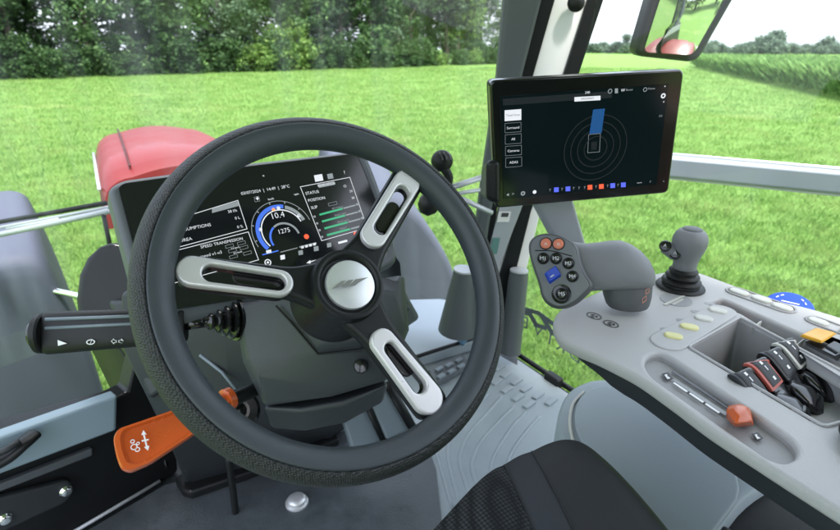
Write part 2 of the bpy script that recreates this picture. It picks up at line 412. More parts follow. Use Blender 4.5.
def treeline():
    grp = 'trees in the dense row along the meadow'
    kinds = [('dark leafy tree', 'full dark green deciduous tree packed in the wood edge behind the windscreen', 15, 9, .6, 330, 30, .23, LM[0]),
             ('mid leafy tree', 'mid green bushy deciduous tree packed in the wood edge behind the windscreen', 14, 8, .6, 330, 30, .22, LM[1]),
             ('grey leafy tree', 'tall slender grey green tree packed in the wood edge behind the windscreen', 16, 6, .8, 300, 30, .21, LM[2]),
             ('pale leafy tree', 'pale yellow green tree at the right-hand end of the wood edge, close to the pillar', 14, 6, .5, 300, 30, .21, LM[3])]
    protos = [make_tree('deciduous_tree', k[1], 'tree', grp, *k[2:8], k[8], 20 + i) for i, k in enumerate(kinds)]
    used = [False] * 4
    rr = random.Random(3)
    a, b = V((-38, 50, 0)), V((66, 78, 0)); d = (b - a); n = V((-d.y, d.x, 0)).normalized()
    k = 0
    for row, (cnt, off) in enumerate(((23, 4.5), (20, 11))):
        for i in range(cnt):
            t = (i + .5 + rr.uniform(-.25, .25)) / cnt
            p = a + d * t + n * (off + rr.uniform(-1.3, 1.3))
            # leafier greys towards the right-hand end
            kk = rr.choice([0, 0, 1]) if t < .42 else rr.choice([1, 2, 2, 2, 1]) if t < .8 else rr.choice([3, 2, 3])
            o = protos[kk] if not used[kk] else copy_tree(protos[kk]); used[kk] = True
            o.location = p; o.rotation_euler.z = rr.uniform(0, 6.28); s = rr.uniform(.85, 1.2); o.scale = (s, s, s * rr.uniform(.9, 1.15))
    bp = [make_tree('wood_edge_bush', 'low dark bush at the foot of the wood edge', 'bush', 'bushes at the foot of the wood', 3.2, 4.2, .05, 150, 26, .19, LM[0], 40),
          make_tree('wood_edge_bush', 'low bright yellow green bush at the foot of the wood edge', 'bush', 'pale bushes at the foot of the wood', 3.0, 4.0, .05, 140, 26, .19, LM[3], 41)]
    ub = [False] * 2
    for i in range(34):
        t = (i + rr.uniform(.2, .8)) / 34; p = a + d * t + n * rr.uniform(-.3, 1.6)
        kk = 1 if rr.random() < .22 else 0
        o = bp[kk] if not ub[kk] else copy_tree(bp[kk]); ub[kk] = True
        o.location = p; o.rotation_euler.z = rr.uniform(0, 6.28); s = rr.uniform(.6, 1.15); o.scale = (s, s, s * rr.uniform(.7, 1.3))
    # far trees on the skyline to the right
    g2 = 'distant trees on the horizon'
    fp = [make_tree('distant_tree', 'small rounded hazy green tree on the skyline right of the pillar', 'tree', g2, 9, 9, .3, 120, 14, .7, LM[4], 50),
          make_tree('distant_tree', 'small pointed hazy green tree on the skyline right of the pillar', 'tree', 'pointed distant trees on the horizon', 13, 5, .3, 110, 14, .6, LM[4], 51)]
    uf = [False] * 2
    spots = []
    for x in range(574, 632, 6): spots.append((x + rr.uniform(-2, 2), rr.uniform(3.2, 5), 0))
    spots.append((626, 8.5, 1))
    for x in range(700, 850, 7): spots.append((x + rr.uniform(-3, 3), rr.uniform(2.6, 5), 0))
    spots += [(772, 10, 1), (780, 8, 1), (764, 7, 0), (826, 6.5, 0), (712, 5.5, 0)]
    for x, hh, kk in spots:
        r = ray(x, 48); r.z = 0; r.normalize(); p = r * rr.uniform(270, 330)
        o = fp[kk] if not uf[kk] else copy_tree(fp[kk]); uf[kk] = True
        o.location = p; o.rotation_euler.z = rr.uniform(0, 6.28); s = hh / (9 if kk == 0 else 13); o.scale = (s * rr.uniform(.9, 1.5), s * 1.2, s)
    # trees behind the tractor, seen in the mirror only
    for i, (x, y) in enumerate([(-2, -46), (6, -50), (13, -47), (21, -52), (-10, -50), (30, -60)]):
        o = copy_tree(protos[i % 2]); o.location = (x, y, 0); o['label'] = 'full green tree standing behind the tractor, seen in the mirror'; o['group'] = 'trees behind the tractor'
treeline()

def blades(P, h, w, lean, name, m, per_blade=3):
    n = len(P); a = rng.uniform(0, 2 * np.pi, n); side = np.stack([np.cos(a), np.sin(a), 0 * a], 1)
    b = rng.uniform(0, 2 * np.pi, n); ln = np.stack([np.cos(b), np.sin(b), 0 * b], 1) * (lean * rng.uniform(.2, 1, n) * h)[:, None]
    up = np.zeros((n, 3)); up[:, 2] = h
    q = np.stack([P - side * w[:, None], P + side * w[:, None], P + up * .65 + ln * .45 + side * w[:, None] * .7, P + up + ln], 1)
    return tri_mesh(name, q.reshape(-1, 3), 4)
def grass():
    # tufts thinning out with distance, in the wedge of meadow the cab looks over
    pts, hs = [], []
    n = 78000; r = np.exp(rng.uniform(math.log(1.7), math.log(80), n)); a = np.radians(rng.uniform(-22, 98, n))
    keep = (a < np.radians(80)) | (r < 9); r, a = r[keep], a[keep]; n = len(r); tuft = 7
    c = np.stack([r * np.sin(a), r * np.cos(a), 0 * a], 1)
    q = np.repeat(c, tuft, 0) + rng.normal(0, 1, (n * tuft, 3)) * np.repeat(.035 + .006 * r, tuft)[:, None] * np.array([1, 1, 0])
    pts.append(q); hs.append(np.repeat((.07 + .0012 * r) * rng.uniform(.5, 1.35, n), tuft) * rng.uniform(.6, 1.2, n * tuft))
    P = np.concatenate(pts); h = np.concatenate(hs)
    keep = ~((np.abs(P[:, 0] - .2) < .85) & (P[:, 1] < 1.3)); P, h = P[keep], h[keep]
    dist = np.hypot(P[:, 0], P[:, 1])
    w = .0017 + dist * .0004
    o = obj('meadow_grass', blades(P, h, w, .9, 'grass', M['grassblade']), M['grassblade'], loc=(0, 0, 0))
    stuff(o); tag(o, 'short bright green grass and clover growing over the whole meadow', 'grass')
    # tall crop beyond the meadow on the right
    A, B = on_z(690, 66, 0), on_z(860, 103, 0)
    A2 = A + V((70, 60, 0)); far = V((A.x + 120, A.y + 60, 0))
    n = 60000; s = rng.uniform(0, 1, n) ** .8; t = rng.uniform(0, 1, n) ** 2.2
    e = (B - A).normalized(); nn = V((-e.y, e.x, 0)); nn = nn if nn.dot(RT) > 0 else -nn
    L = (B - A).length
    Q = np.stack([A.x + e.x * (s * (L + 14)) + nn.x * t * 70, A.y + e.y * (s * (L + 14)) + nn.y * t * 70, rng.uniform(0, 1, n) ** .7 * 1.25], 1)
    hh = rng.uniform(.35, .75, n)
    o = obj('tall_crop', blades(Q, hh, np.full(n, .03) + 0.0005 * np.hypot(Q[:, 0], Q[:, 1]), 1.3, 'crop', M['cropblade']), M['cropblade'], loc=(A.x, A.y, 0))
    stuff(o); tag(o, 'tall green crop standing in a dense block beyond the meadow on the right', 'crop')
grass()

# ------------------------------------------------------------------ the tractor outside the glass
FLOOR = 1.6
M['boxgrey'] = mat('grey blue box plastic', (.29, .345, .38), .5, bump=.2, bscale=700, var=.06, rvar=.08)
M['guard'] = mat('mudguard plastic', (.066, .074, .105), .65, spec=.3, bump=.1, bscale=300, var=.06, rvar=.08)
def bonnet():
    t = thing('tractor_bonnet', 'red engine bonnet of the tractor seen ahead through the windscreen', 'bonnet', (.2, 1.75, 1.2))
    def sec(y, zt, hw, zb=1.9):
        p = []
        for k in range(7):                                   # left side up, rounded shoulder, crown, right side
            a = math.pi - k * math.pi / 12; p.append((.2 + -(hw - .10) + .10 * math.cos(a), zt - .11 + .085 * math.sin(a)))
        for k in range(1, 10): s = k / 10; p.append((.2 - (hw - .10) + 2 * (hw - .10) * s, zt - .025 + .025 * math.sin(math.pi * s)))
        for k in range(7):
            a = math.pi / 2 - k * math.pi / 12; p.append((.2 + (hw - .10) + .10 * math.cos(a), zt - .11 + .085 * math.sin(a)))
        p = [(.2 - hw - .01, zb)] + p + [(.2 + hw + .01, zb)]
        return [V((x, y, z)) for x, z in p]
    obj('bonnet_panel', loft([sec(2.12, 2.10, .255), sec(2.16, 2.13, .262), sec(2.4, 2.142, .268), sec(2.75, 2.147, .27), sec(3.1, 2.13, .265), sec(3.7, 2.04, .25), sec(4.3, 1.95, .24)]), M['red'], t, smooth=50)
    # lengthwise shut line along the left shoulder
    gx = lambda y: V((.045, y, {2.14: 2.112, 2.4: 2.136, 2.75: 2.142, 3.1: 2.125}[y]))
    obj('shut_line', tube([gx(y) for y in (2.14, 2.4, 2.75, 3.1)], .004, 8), mat('shut line red', (.05, .006, .006), .6), t, smooth=True)
    obj('bonnet_badge_strip', tube([V((-.064, 2.14, 2.04)), V((-.072, 2.75, 2.07))], .006, 8), M['alu'], t, smooth=True)
bonnet()

def mudguard(name, label, outline, d, dz, loc_d, extra=None):
    """moulded wheel arch: a rounded shell swept forwards from its near edge"""
    t = thing(name, label, 'mudguard', at(outline[0][0], outline[0][1], d) - V((0, 0, .4)), 'front wheel mudguards')
    pl = Plane(at(sum(p[0] for p in outline) / len(outline), sum(p[1] for p in outline) / len(outline), d), V((1, dz, 0)), V((0, -.25, 1)))
    q = chaikin(uvs(pl, outline), 3)
    c = (sum(p[0] for p in q) / len(q), sum(p[1] for p in q) / len(q))
    rings = []
    for h, s in ((.025, .80), (.02, .90), (.005, .965), (-.03, .995), (-.08, 1.0), (-.35, .97), (-.7, .86), (-.95, .6)):
        rings.append([pl.P(c[0] + (x - c[0]) * s, c[1] + (y - c[1]) * s, h) for x, y in q])
    o = obj('arch_shell', loft(rings), M['guard'], t, smooth=True)
    return t, pl
mL, mp = mudguard('front_mudguard', 'grey blue front wheel mudguard seen at the left edge, lower left through the glass',
                  [(-110, 262), (-20, 262), (20, 255), (44, 258), (58, 285), (75, 318), (95, 365), (112, 420), (118, 470), (-110, 470)], 2.2, 0.1, 0)
obj('stay_rod', tube([at(52, 290, 2.15), at(98, 300, 2.15)], .012), M['chrome'], mL, smooth=40)
obj('glint_plate', pxplate(Plane(at(2, 303, 2.12), (1, 0, 0), (0, 0, 1)), rnd([(-6, 300), (5, 300), (6, 306), (-6, 307)], 2), 0, .01, .003), M['print_white'], mL)  # white plate stands in for a glint on the mudguard
mR, _ = mudguard('front_mudguard', 'grey blue front wheel mudguard behind the right half of the steering wheel',
                 [(366, 190), (392, 194), (414, 208), (436, 236), (454, 268), (466, 310), (470, 350), (330, 350), (330, 190)], 2.45, -.2, 0)

def rear_body():
    # what the door mirror looks back at: the red rear mudguard and the cab's rear flank
    t = thing('rear_mudguard', 'red rear wheel mudguard of the tractor, seen in the door mirror', 'mudguard', (1.25, -1.1, 1.2))
    rings = []
    for x, k in ((1.03, .97), (1.07, 1.0), (1.42, 1.0), (1.46, .97)):
        rings.append([V((x, -1.35 + 1.0 * k * math.cos(a), 1.05 + .95 * k * math.sin(a))) for a in [R(10 + 160 * i / 18) for i in range(19)]] + [V((x, -2.2, .95)), V((x, -.5, .95))])
    obj('arch_shell', loft(rings), M['red'], t, smooth=40)
    c = thing('cab_rear_flank', 'grey glazed rear flank of the cab, seen in the door mirror', 'cab body', (.95, -1.1, 1.6))
    obj('lower_panel', box((.98, -1.25, 1.96), (.03, 0, 0), (0, 1.05, 0), (0, 0, .22)), M['dark'], c, bevel=.01)
    obj('waist_strip', box((1.013, -1.45, 2.10), (.003, 0, 0), (0, .79, 0), (0, 0, .05)), M['alu'], c, bevel=.002)
    obj('rear_window', box((.97, -1.45, 2.54), (.012, 0, 0), (0, .30, 0), (0, 0, .35)), M['glass'], c)
    obj('rear_post', join(box((.97, -.85, 2.54), (.03, 0, 0), (0, .28, 0), (0, 0, .36)), box((.97, -2.0, 2.54), (.03, 0, 0), (0, .22, 0), (0, 0, .36))), M['mid'], c)
    obj('roof_rail', box((.97, -1.25, 2.94), (.05, 0, 0), (0, .65, 0), (0, 0, .06)), M['white'], c, bevel=.02)
rear_body()

def mirror():
    c = at(682, 20, 1.55); r = (c - CP).normalized(); refl = V((-.13, -1, -.065)).normalized()
    n = (refl - r).normalized(); u = V((0, 0, 1)).cross(n).normalized(); pl = Plane(c, u, n.cross(u))
    out = [(634, 56), (662, -40), (762, -48), (698, 63)]; inn = [(643, 52), (670, -34), (748, -42), (692, 55)]
    t = thing('door_mirror', 'black framed rear view mirror reflecting the red mudguard, hung outside the right window', 'mirror', pl.hit(690, 62))
    obj('housing', plate(pl, rnd(uvs(pl, out), .03), .075, [], .016, h=.0), M['black'], t, smooth=40)
    # slightly convex glass, dished inside the frame
    q = rnd(uvs(pl, inn), .02); cx = sum(p[0] for p in q) / len(q); cy = sum(p[1] for p in q) / len(q); RC = 1.5
    bm = bmesh.new(); rr = []
    for s in (1, .9, .8, .7, .6, .5, .4, .3, .2, .1):
        rr.append([bm.verts.new(pl.P(cx + (x - cx) * s, cy + (y - cy) * s, .010 - (((x - cx) * s) ** 2 + ((y - cy) * s) ** 2) / (2 * RC))) for x, y in q])
    for a, b in zip(rr, rr[1:]):
        for j in range(len(q)): bm.faces.new((a[j], a[(j + 1) % len(q)], b[(j + 1) % len(q)], b[j]))
    bm.faces.new(rr[-1]); bmesh.ops.recalc_face_normals(bm, faces=bm.faces)
    obj('mirror_glass', bm, M['mirror'], t, smooth=True)
    obj('arm', tube(smoothpath([pl.hit(690, -20, -.07), pl.hit(640, -40, -.12), pl.hit(600, -60, -.1)]), .016), M['black'], t, smooth=True)
mirror()

# ------------------------------------------------------------------ cab shell
cab = thing('tractor_cab', 'tractor cab shell with glass, dark right pillar, floor pan and left side panels', 'cab', (.2, .6, FLOOR - .05))
SILL_A, SILL_B = on_z(500, 344, FLOOR), on_z(590, 404, FLOOR)
FL = Plane((0, 0, FLOOR), (1, 0, 0), (0, 1, 0))
sd = (SILL_B - SILL_A).normalized()
LA, LB = on_z(75, 531, FLOOR), on_z(172, 474, FLOOR); ld = (LB - LA).normalized()
def shell():
    s0 = SILL_A - sd * .09; s1 = SILL_B + sd * .6
    l0 = LB + ld * .06; l1 = LA - ld * .5
    fo = V((-.03, .07, 0)); q = [s0, s1, V((s1.x, -.3, FLOOR)), V((l1.x, -.3, FLOOR)), l1 + fo, l0 + fo + ld * .05, V((s0.x - .2, s0.y + .12, FLOOR))]
    obj('floor_pan', slab([p - V((0, 0, .008)) for p in q], V((0, 0, -.05))), M['dark'], cab)
    # right-hand door sill seal along the floor edge
    up = V((0, 0, .006))
    obj('door_seal', tube([SILL_A - sd * .05 + up, SILL_B + sd * .5 + up], .008, 10), M['rubber'], cab, smooth=True)
    obj('seal_clip', box(on_z(553, 383, FLOOR) + V((0, 0, .012)), sd * .028, V((sd.y, -sd.x, 0)) * .013, V((0, 0, .016))), M['rubber'], cab, bevel=.006)
shell()

# the right-hand pillar leans back: (pixel, depth) at its foot and head
def pd(y): t = (345 - y) / 370; return 1 / ((1 - t) / 1.66 + t / 1.24)
def strip(pts, off, th, parent, name, m, bevel=.004):
    """flat bar whose front face follows pixel/depth points along the leaning pillar"""
    q = [at(x, y, pd(y) + off) for x, y in pts]
    for i, (x, y) in enumerate(pts):                       # carry the bar on up to the roof
        if y == -25:
            j = (i + 1) % len(pts) if pts[(i + 1) % len(pts)][1] != -25 else i - 1
            p1 = at(*pts[j], pd(pts[j][1]) + off); p0 = q[i]; q[i] = p0 + (p0 - p1) * ((3.19 - p0.z) / (p0.z - p1.z))
    n = (q[1] - q[0]).cross(q[2] - q[0]).normalized()
    if n.dot(CP - q[0]) > 0: n = -n
    return obj(name, slab(q, n * th), m, parent, bevel=bevel)
def pillar():
    p = strip([(598, -25), (556, -25), (470, 330), (512, 330)], .0, .03, cab, 'front_pillar', M['white'])
    strip([(562, -25), (548, -25), (521, 80), (487, 210), (466, 330), (478, 330), (497, 210), (532, 80)], -.006, .05, p, 'pillar_seal', M['black'], .002)
    strip([(612, -25), (596, -25), (562, 80), (519, 212), (481, 335), (500, 335), (531, 212), (577, 80)], -.008, .05, p, 'door_seal', M['black'], .002)
    strip([(549, -25), (507, -25), (497, 80), (480, 195), (468, 300), (478, 300), (494, 200), (522, 80)], -.022, .05, p, 'pillar_trim', M['mid'], .012)
    # sticker strip and grey cover below the monitor
    strip([(523, 205), (500, 205), (480, 285), (492, 285)], -.012, .006, p, 'pillar_cover', M['alu'], .002)
    strip([(511, 212), (499, 212), (497, 222), (509, 222)], -.016, .003, p, 'warning_sticker', M['print_white'], 0)
    strip([(509, 213), (502, 213), (501, 217), (508, 217)], -.0175, .002, p, 'sticker_print', M['print_dark'], 0)
    strip([(500, 238), (493, 238), (489, 254), (497, 254)], -.016, .003, p, 'green_sticker', mat('sticker green', (.10, .22, .20), .5), 0)
    # knob at the top
    q = at(576, 3, pd(3) - .012)
    obj('pillar_knob', lathe(q, (CP - q), [(.004, -.01), (.014, 0), (.019, .004), (.02, .012), (.017, .02), (.006, .024)]), M['rubber'], p, smooth=50)
    # moulded socket round the foot
    for x, y0, y1, w0, w1, mm in ((464, 271, 330, 10.5, 21, 'mid'), (519, 272, 352, 9, 11, 'mid')):
        a = at(x, y0, 1.52); b = at(x - (6 if x < 500 else 9), y1, 1.60); ax = (a - b)
        k = 1.52 / FPX; L = ax.length
        o = obj('pillar_socket', lathe(b, ax, [(w1 * k, 0), (w1 * k * .98, L * .05), (w0 * k * 1.08, L * .9), (w0 * k, L), (w0 * k * .8, L * 1.0), (w0 * k * .74, L * .9)]), M[mm], p, smooth=40)
        obj('socket_rim', lathe(a + ax.normalized() * .001, ax, [(w0 * k * .80, 0), (w0 * k * 1.02, .001), (w0 * k * 1.0, .006), (w0 * k * .8, .006)]), M['alu'], o, smooth=40)
pillar()
# lower casting between the pillar feet, and the corner under it
def corner():
    b = slab([on_z(497, 345, FLOOR + .0), on_z(520, 372, FLOOR), on_z(524, 300, FLOOR + .1), on_z(500, 295, FLOOR + .1)], V((-.02, .12, 0)))
    obj('corner_cover', b, M['mid'], cab, bevel=.015)
    # ledge in front of the pedals, under the windscreen
    z = FLOOR + .045
    q = [on_z(*p, z) for p in [(372, 300), (440, 298), (480, 305), (474, 341), (417, 357), (372, 372)]]
    obj('toe_board', slab(q, V((0, 0, -.04))), M['boxgrey'], cab, bevel=.010)
    obj('toe_board_edge', tube([on_z(400, 363, z) + V((0, 0, .003)), on_z(473, 339, z) + V((0, 0, .003))], .006), M['black'], cab, smooth=True)
    obj('release_tab', box(on_z(463, 343, z) + V((0, 0, .012)), V((.012, .004, .01)), V((-.003, .01, 0)), V((-.004, 0, .006))), mat('faded blue tab', (.10, .22, .34), .5), cab, bevel=.003)
corner()

def glazing():
    # windscreen: one curved pane from the left corner to the right pillar
    pr = at(520, 80, pd(80) + .03); pb = at(470, 330, pd(330) + .03)
    lean = (pr - pb); lean = lean / lean.z
    rings = []
    for z in (1.75, 2.1, 2.6, 3.1, 3.5):
        e = pb + lean * (z - pb.z); row = []
        for k in range(13):
            s = k / 12; x = -.62 + (e.x + .62) * s
            row.append(V((x, e.y + .06 + .30 * math.sin(math.pi * min(1, s * 1.0)) ** .8 + (.12 * (1 - s)), z)))
        rings.append(row)
    obj('windscreen', loft(rings, closed=False), M['wglass'], cab, smooth=True)
    # right-hand door glass
    a = SILL_A - sd * .03 + V((.012, 0, .03)); b = SILL_B + sd * 1.3 + V((.012, 0, .03))
    tl = at(592, 0, pd(0) + .0); k = (tl - a); k = k / k.z
    top = lambda p: p + V((k.x * 1.5, k.y * 1.5, 1.5)) if p is a else p + V((k.x * 1.5, 0, 1.5))
    g = obj('door_glass', loft([[a, b], [top(a), top(b)]], closed=False), M['glass'], cab)
    # frosted model lettering on the door glass, read from outside
    gp = Plane(a, sd * -1, V((k.x, 0, 1)))
    if gp.n.dot(CP - a) < 0: gp = Plane(a, sd, V((k.x, 0, 1)))
    return g, gp
door_glass, GP = glazing()
def decal():
    b = []
    for ch, x, y, s in (('E', 525, 323, 15), ('V', 538, 331, 15), ('I', 550, 339.5, 15), ('R', 561, 347, 15), ('D', 575, 356, 15)):
        obj('window_letter', text(GP, ch, x, y, s * 1.15, .004, 'CENTER', .001, flip=True, sx=1.25), M['decal'], door_glass)
    def stroke(pts, w=2.0):
        o = []
        for (x0, y0), (x1, y1) in zip(pts, pts[1:]):
            d = V((x1 - x0, y1 - y0)).normalized() * w; n = V((-d.y, d.x))
            o.append([(x0 - d.x + n.x, y0 - d.y + n.y), (x1 + d.x + n.x, y1 + d.y + n.y), (x1 + d.x - n.x, y1 + d.y - n.y), (x0 - d.x - n.x, y0 - d.y - n.y)])
        return o
    q = stroke([(512, 305), (538, 313), (563, 331)]) + stroke([(520, 312), (530, 314), (536, 325), (545, 328)]) + stroke([(543, 318), (552, 333), (562, 337)])
    obj('window_line_logo', join(*[pxplate(GP, p, .004 + .0006 * i, .0004) for i, p in enumerate(q)]), M['decal'], door_glass)
decal()

def rail():
    t = thing('side_rail', 'pale grey metal rail running across outside the right window', 'rail', at(700, 172, 1.75))
    a, b = at(655, 165, 1.95), at(900, 188, 1.30)
    a, b = a + (a - b) * .25, b + (b - a) * .9
    d = (b - a).normalized(); upv = V((0, 0, 1)); upv = (upv - d * upv.dot(d)).normalized(); nn = d.cross(upv)
    rings = []
    prof = [(-.030, -.014), (-.034, -.004), (-.034, .010), (-.026, .018), (.024, .018), (.034, .008), (.036, -.004), (.030, -.014)]
    for p, s in ((a, 1.26), (b, .63)):
        rings.append([p + upv * y * s + nn * x * s for y, x in prof])
    obj('rail_bar', loft(rings), M['alu'], t, bevel=.004)
    obj('rail_cap', tube([a + upv * .0455, b + upv * .0225], .0065), M['white'], t, smooth=True)
    obj('rail_lip', tube([a - upv * .0445, b - upv * .0215], .005), M['white'], t, smooth=True)
rail()

def wiper():
    t = thing('windscreen_wiper', 'chrome and black wiper arm lying low across the left windscreen', 'wiper', at(50, 220, 1.62))
    A = lambda x, y: at(x, y, 1.62 + (110 - x) * .0012)
    obj('blade', tube([A(-40, 229), A(106, 203)], .0075, 8), M['rubber'], t, smooth=True)
    obj('arm', tube([A(-40, 243), A(40, 226), A(109, 211)], .0095, 10), M['alu'], t, smooth=True)
    obj('blade_carrier', join(tube([A(-40, 235), A(109, 207)], .005, 8), tube([A(8, 229), A(60, 219)], .008, 8)), M['alu'], t, smooth=True)
    obj('drop_link', tube([A(103, 212), A(110, 246)], .0065, 8), M['rubber'], t, smooth=True)
wiper()

def left_side():
    # panel under the front-left window, down to the floor edge
    wl = Plane(LA, ld, V((0, 0, 1)))
    if wl.n.dot(CP - LA) < 0: wl = Plane(LA, -ld, V((0, 0, 1)))
    P = lambda x, y, h=0: wl.hit(x, y, h)
    p = obj('side_panel', slab([P(-160, 560), P(70, 534), P(178, 472), P(176, 300), P(150, 300), P(128, 392), P(112, 400), P(-160, 478)], wl.n * -.05), M['black'], cab, bevel=.006)
    obj('floor_trim', tube([P(60, 540, .006), P(160, 481, .006)], .004), M['alu'], p, smooth=True)
    obj('panel_rib', slab([P(-60, 508, .012), P(93, 448, .012), P(93, 456, .012), P(-60, 516, .012)], wl.n * -.014), M['mid'], p, bevel=.004)
    obj('panel_groove_trim', tube([P(-60, 494, .004), P(112, 430, .004)], .003), M['dark'], p, smooth=True)
    b = obj('hinge_bracket', plate(wl, rnd(uvs(wl, [(-60, 512), (70, 479), (74, 490), (66, 502), (-60, 560)], .014), .02), .016, [], .005, h=.018), M['dark'], p, smooth=40)
    for x, y in ((66, 491), (5, 519)):
        q = P(x, y, .019)
        obj('bolt', lathe(q, wl.n, [(.012, -.004), (.012, .002), (.009, .006), (.008, .007), (.004, .008)], 20), M['chrome'], b, smooth=35)
    # bright ledge with a black latch lying on it
    L = obj('window_ledge', plate(wl, rnd(uvs(wl, [(-120, 472), (113, 391), (112, 426), (-120, 512)], .0), .006), .03, [], .006, h=.022), M['ledge'], cab, smooth=40)
    path = smoothpath([P(-30, 473, .034), P(5, 457, .046), P(22, 444, .05), P(34, 434, .040)], 6)
    obj('latch', tube(path, [.021 - .004 * i / len(path) for i in range(len(path))], 14, flat=(V((0, 0, 1)), .55)), M['black'], L, smooth=True)
    obj('latch_insert', tube([P(-30, 466, .054), P(6, 450, .064), P(20, 441, .066)], .006, 10), M['dark'], L, smooth=True)
    # corner post and dark cowl beside the display
    obj('corner_post', loft([[at(x, y, d) for x, y, d in r] for r in (
        [(82, 330, 1.30), (108, 330, 1.25), (112, 330, 1.34), (86, 330, 1.38)], [(112, 392, 1.28), (150, 392, 1.2), (155, 392, 1.30), (118, 392, 1.36)], [(118, 440, 1.27), (168, 470, 1.18), (172, 470, 1.28), (124, 440, 1.34)])]), M['black'], cab, bevel=.008)
left_side()

def rear_wall():
    obj('rear_wall', join(box((.2, -.98, 1.9), (.85, 0, 0), (0, .02, 0), (0, 0, .30)), box((.955, -.98, 2.7), (.09, 0, 0), (0, .04, 0), (0, 0, .52)), box((-.6, -.98, 2.7), (.09, 0, 0), (0, .04, 0), (0, 0, .52))), M['black'], cab, bevel=.01)
rear_wall()
def roof():
    p = [V((-.62, 1.15, 0)), V((.86, 1.15, 0)), V((1.12, .3, 0)), V((1.05, -1.0, 0)), V((-.7, -1.0, 0)), V((-.78, .3, 0))]
    r = obj('roof', slab([q + V((0, 0, 3.22)) for q in p], V((0, 0, .18))), M['white'], cab, bevel=.04)
    obj('headliner', slab([q * .96 + V((.005, .01, 3.205)) for q in p], V((0, 0, .013))), mat('headliner', (.42, .42, .43), .8), cab)
roof()

# ------------------------------------------------------------------ floor covering and pedals
def floor_things():
    m = thing('floor_mat', 'grey blue ribbed rubber mat covering the cab floor', 'floor mat', (.4, .6, FLOOR))
    q = [SILL_A + V((-.02, .0, 0)), SILL_B + sd * .5 + V((-.02, 0, 0)), V((1.0, 0, FLOOR)), V((-.25, 0, FLOOR)), LA - ld * .25 + V((.02, -.03, 0)), LB + V((.02, -.04, 0)), V((SILL_A.x - .25, SILL_A.y + .06, FLOOR))]
    q = [p + V((0, 0, .006)) for p in q]
    base_o = obj('mat_sheet', slab(q, V((0, 0, -.006))), M['mat_floor'], m, bevel=.003)
    z = FLOOR + .006
    ribs = [[(502, 396), (487, 413), (470, 432), (462, 448), (460, 465), (470, 496)], [(515, 405), (498, 422), (482, 440), (474, 455), (472, 470), (480, 492)],
            [(526, 412), (512, 427), (499, 447), (492, 462), (490, 480)], [(488, 394), (470, 410), (454, 430), (448, 447), (450, 468), (460, 506)],
            [(436, 452), (442, 472), (452, 508)], [(540, 416), (526, 432), (512, 452), (506, 470)]]
    for r in ribs:
        obj('rib', tube(smoothpath([on_z(x, y, z) for x, y in r], 6), .0045, 8, flat=(V((0, 0, 1)), .5)), M['mat_floor'], m, smooth=True)
    pads = [(499, 368), (506, 375), (516, 382), (526, 389), (538, 396), (497, 382), (507, 390), (518, 398), (529, 405), (488, 376), (551, 402)]
    for x, y in pads:
        c = on_z(x, y, z); a = V((.026, .006, 0)); b2 = V((-.002, .008, 0))
        obj('grip_pad', box(c, a * .8, b2, V((0, 0, .006))), M['mat_floor'], m, bevel=.003)
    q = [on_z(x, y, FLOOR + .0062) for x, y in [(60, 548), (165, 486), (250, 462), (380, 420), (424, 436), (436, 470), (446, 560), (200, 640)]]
    obj('centre_shade_sheet', slab(q, V((0, 0, .004))), mat('shaded floor mat', (.062, .072, .08), .45, bump=.5, bscale=260, var=.45, vscale=22, rvar=.2), m, bevel=.002)  # darker sheet paints the shade over the left and centre floor
    c = on_z(297, 503, FLOOR + .010)
    t = obj('floor_bolt', lathe(c, (0, 0, 1), [(.024, 0), (.024, .004), (.020, .006), (.019, .012), (.016, .015), (.010, .017), (.001, .0175)], 28), M['cap'], smooth=35)
    tag(t, 'round chrome bolt head on the floor mat below the steering wheel', 'bolt')
    # foot plate with raised studs
    zp = FLOOR + .035
    f = thing('foot_plate', 'dark foot plate with small raised studs beyond the lower right spoke', 'foot plate', on_z(445, 368, FLOOR))
    obj('plate', slab([on_z(*p, zp) for p in [(428, 369), (464, 353), (470, 363), (434, 382)]], V((0, 0, -.024))), M['mid'], f, bevel=.006)
    for x, y in ((439, 369), (449, 365), (459, 360), (441, 376), (451, 371), (461, 366)):
        obj('stud', box(on_z(x, y, zp + .004), V((.013, .004, 0)), V((-.002, .006, 0)), V((0, 0, .004))), M['slate'], f, bevel=.002)
    # pedals, seen between the lower spoke and the column
    for lab, quad, z0 in (('left grey foot pedal under the steering column, half hidden by the wheel rim', [(338, 402), (362, 392), (384, 440), (354, 452)], .19),
                          ('right grey foot pedal under the steering column, next to the lower right spoke', [(366, 390), (386, 382), (412, 428), (388, 440)], .20)):
        p = thing('foot_pedal', lab, 'pedal', on_z(quad[0][0], quad[0][1], FLOOR), 'foot pedals')
        qq = [on_z(x, y, FLOOR + z0 - (.10 if i in (2, 3) else 0)) for i, (x, y) in enumerate(quad)]
        n = (qq[1] - qq[0]).cross(qq[2] - qq[0]).normalized(); n = n if n.z > 0 else -n
        obj('pedal_pad', slab(qq, n * -.02), M['slate'], p, bevel=.006)
        e = (qq[1] - qq[0]) * .12
        obj('pedal_strap', tube([qq[1] + n * .004 - e * 0, qq[2] + n * .004], .011, 10, flat=(n, .5)), M['black'], p, smooth=True)
        c = (qq[0] + qq[1]) / 2
        obj('pedal_arm', tube([c - n * .02, c + V((0, .10, .10)), c + V((0, .14, .3))], .014), M['black'], p, smooth=True)
    g = at(387, 400, 1.22)
    cl = thing('pedal_latch', 'small pale latch lying between the two foot pedals', 'latch', g)
    obj('latch_bar', join(tube([at(383, 392, 1.21), at(388, 405, 1.2)], .003), tube([at(390, 391, 1.21), at(394, 404, 1.2)], .003), tube([at(384, 399, 1.2), at(393, 398, 1.2)], .003)), M['greykey'], cl, smooth=True)
floor_things()

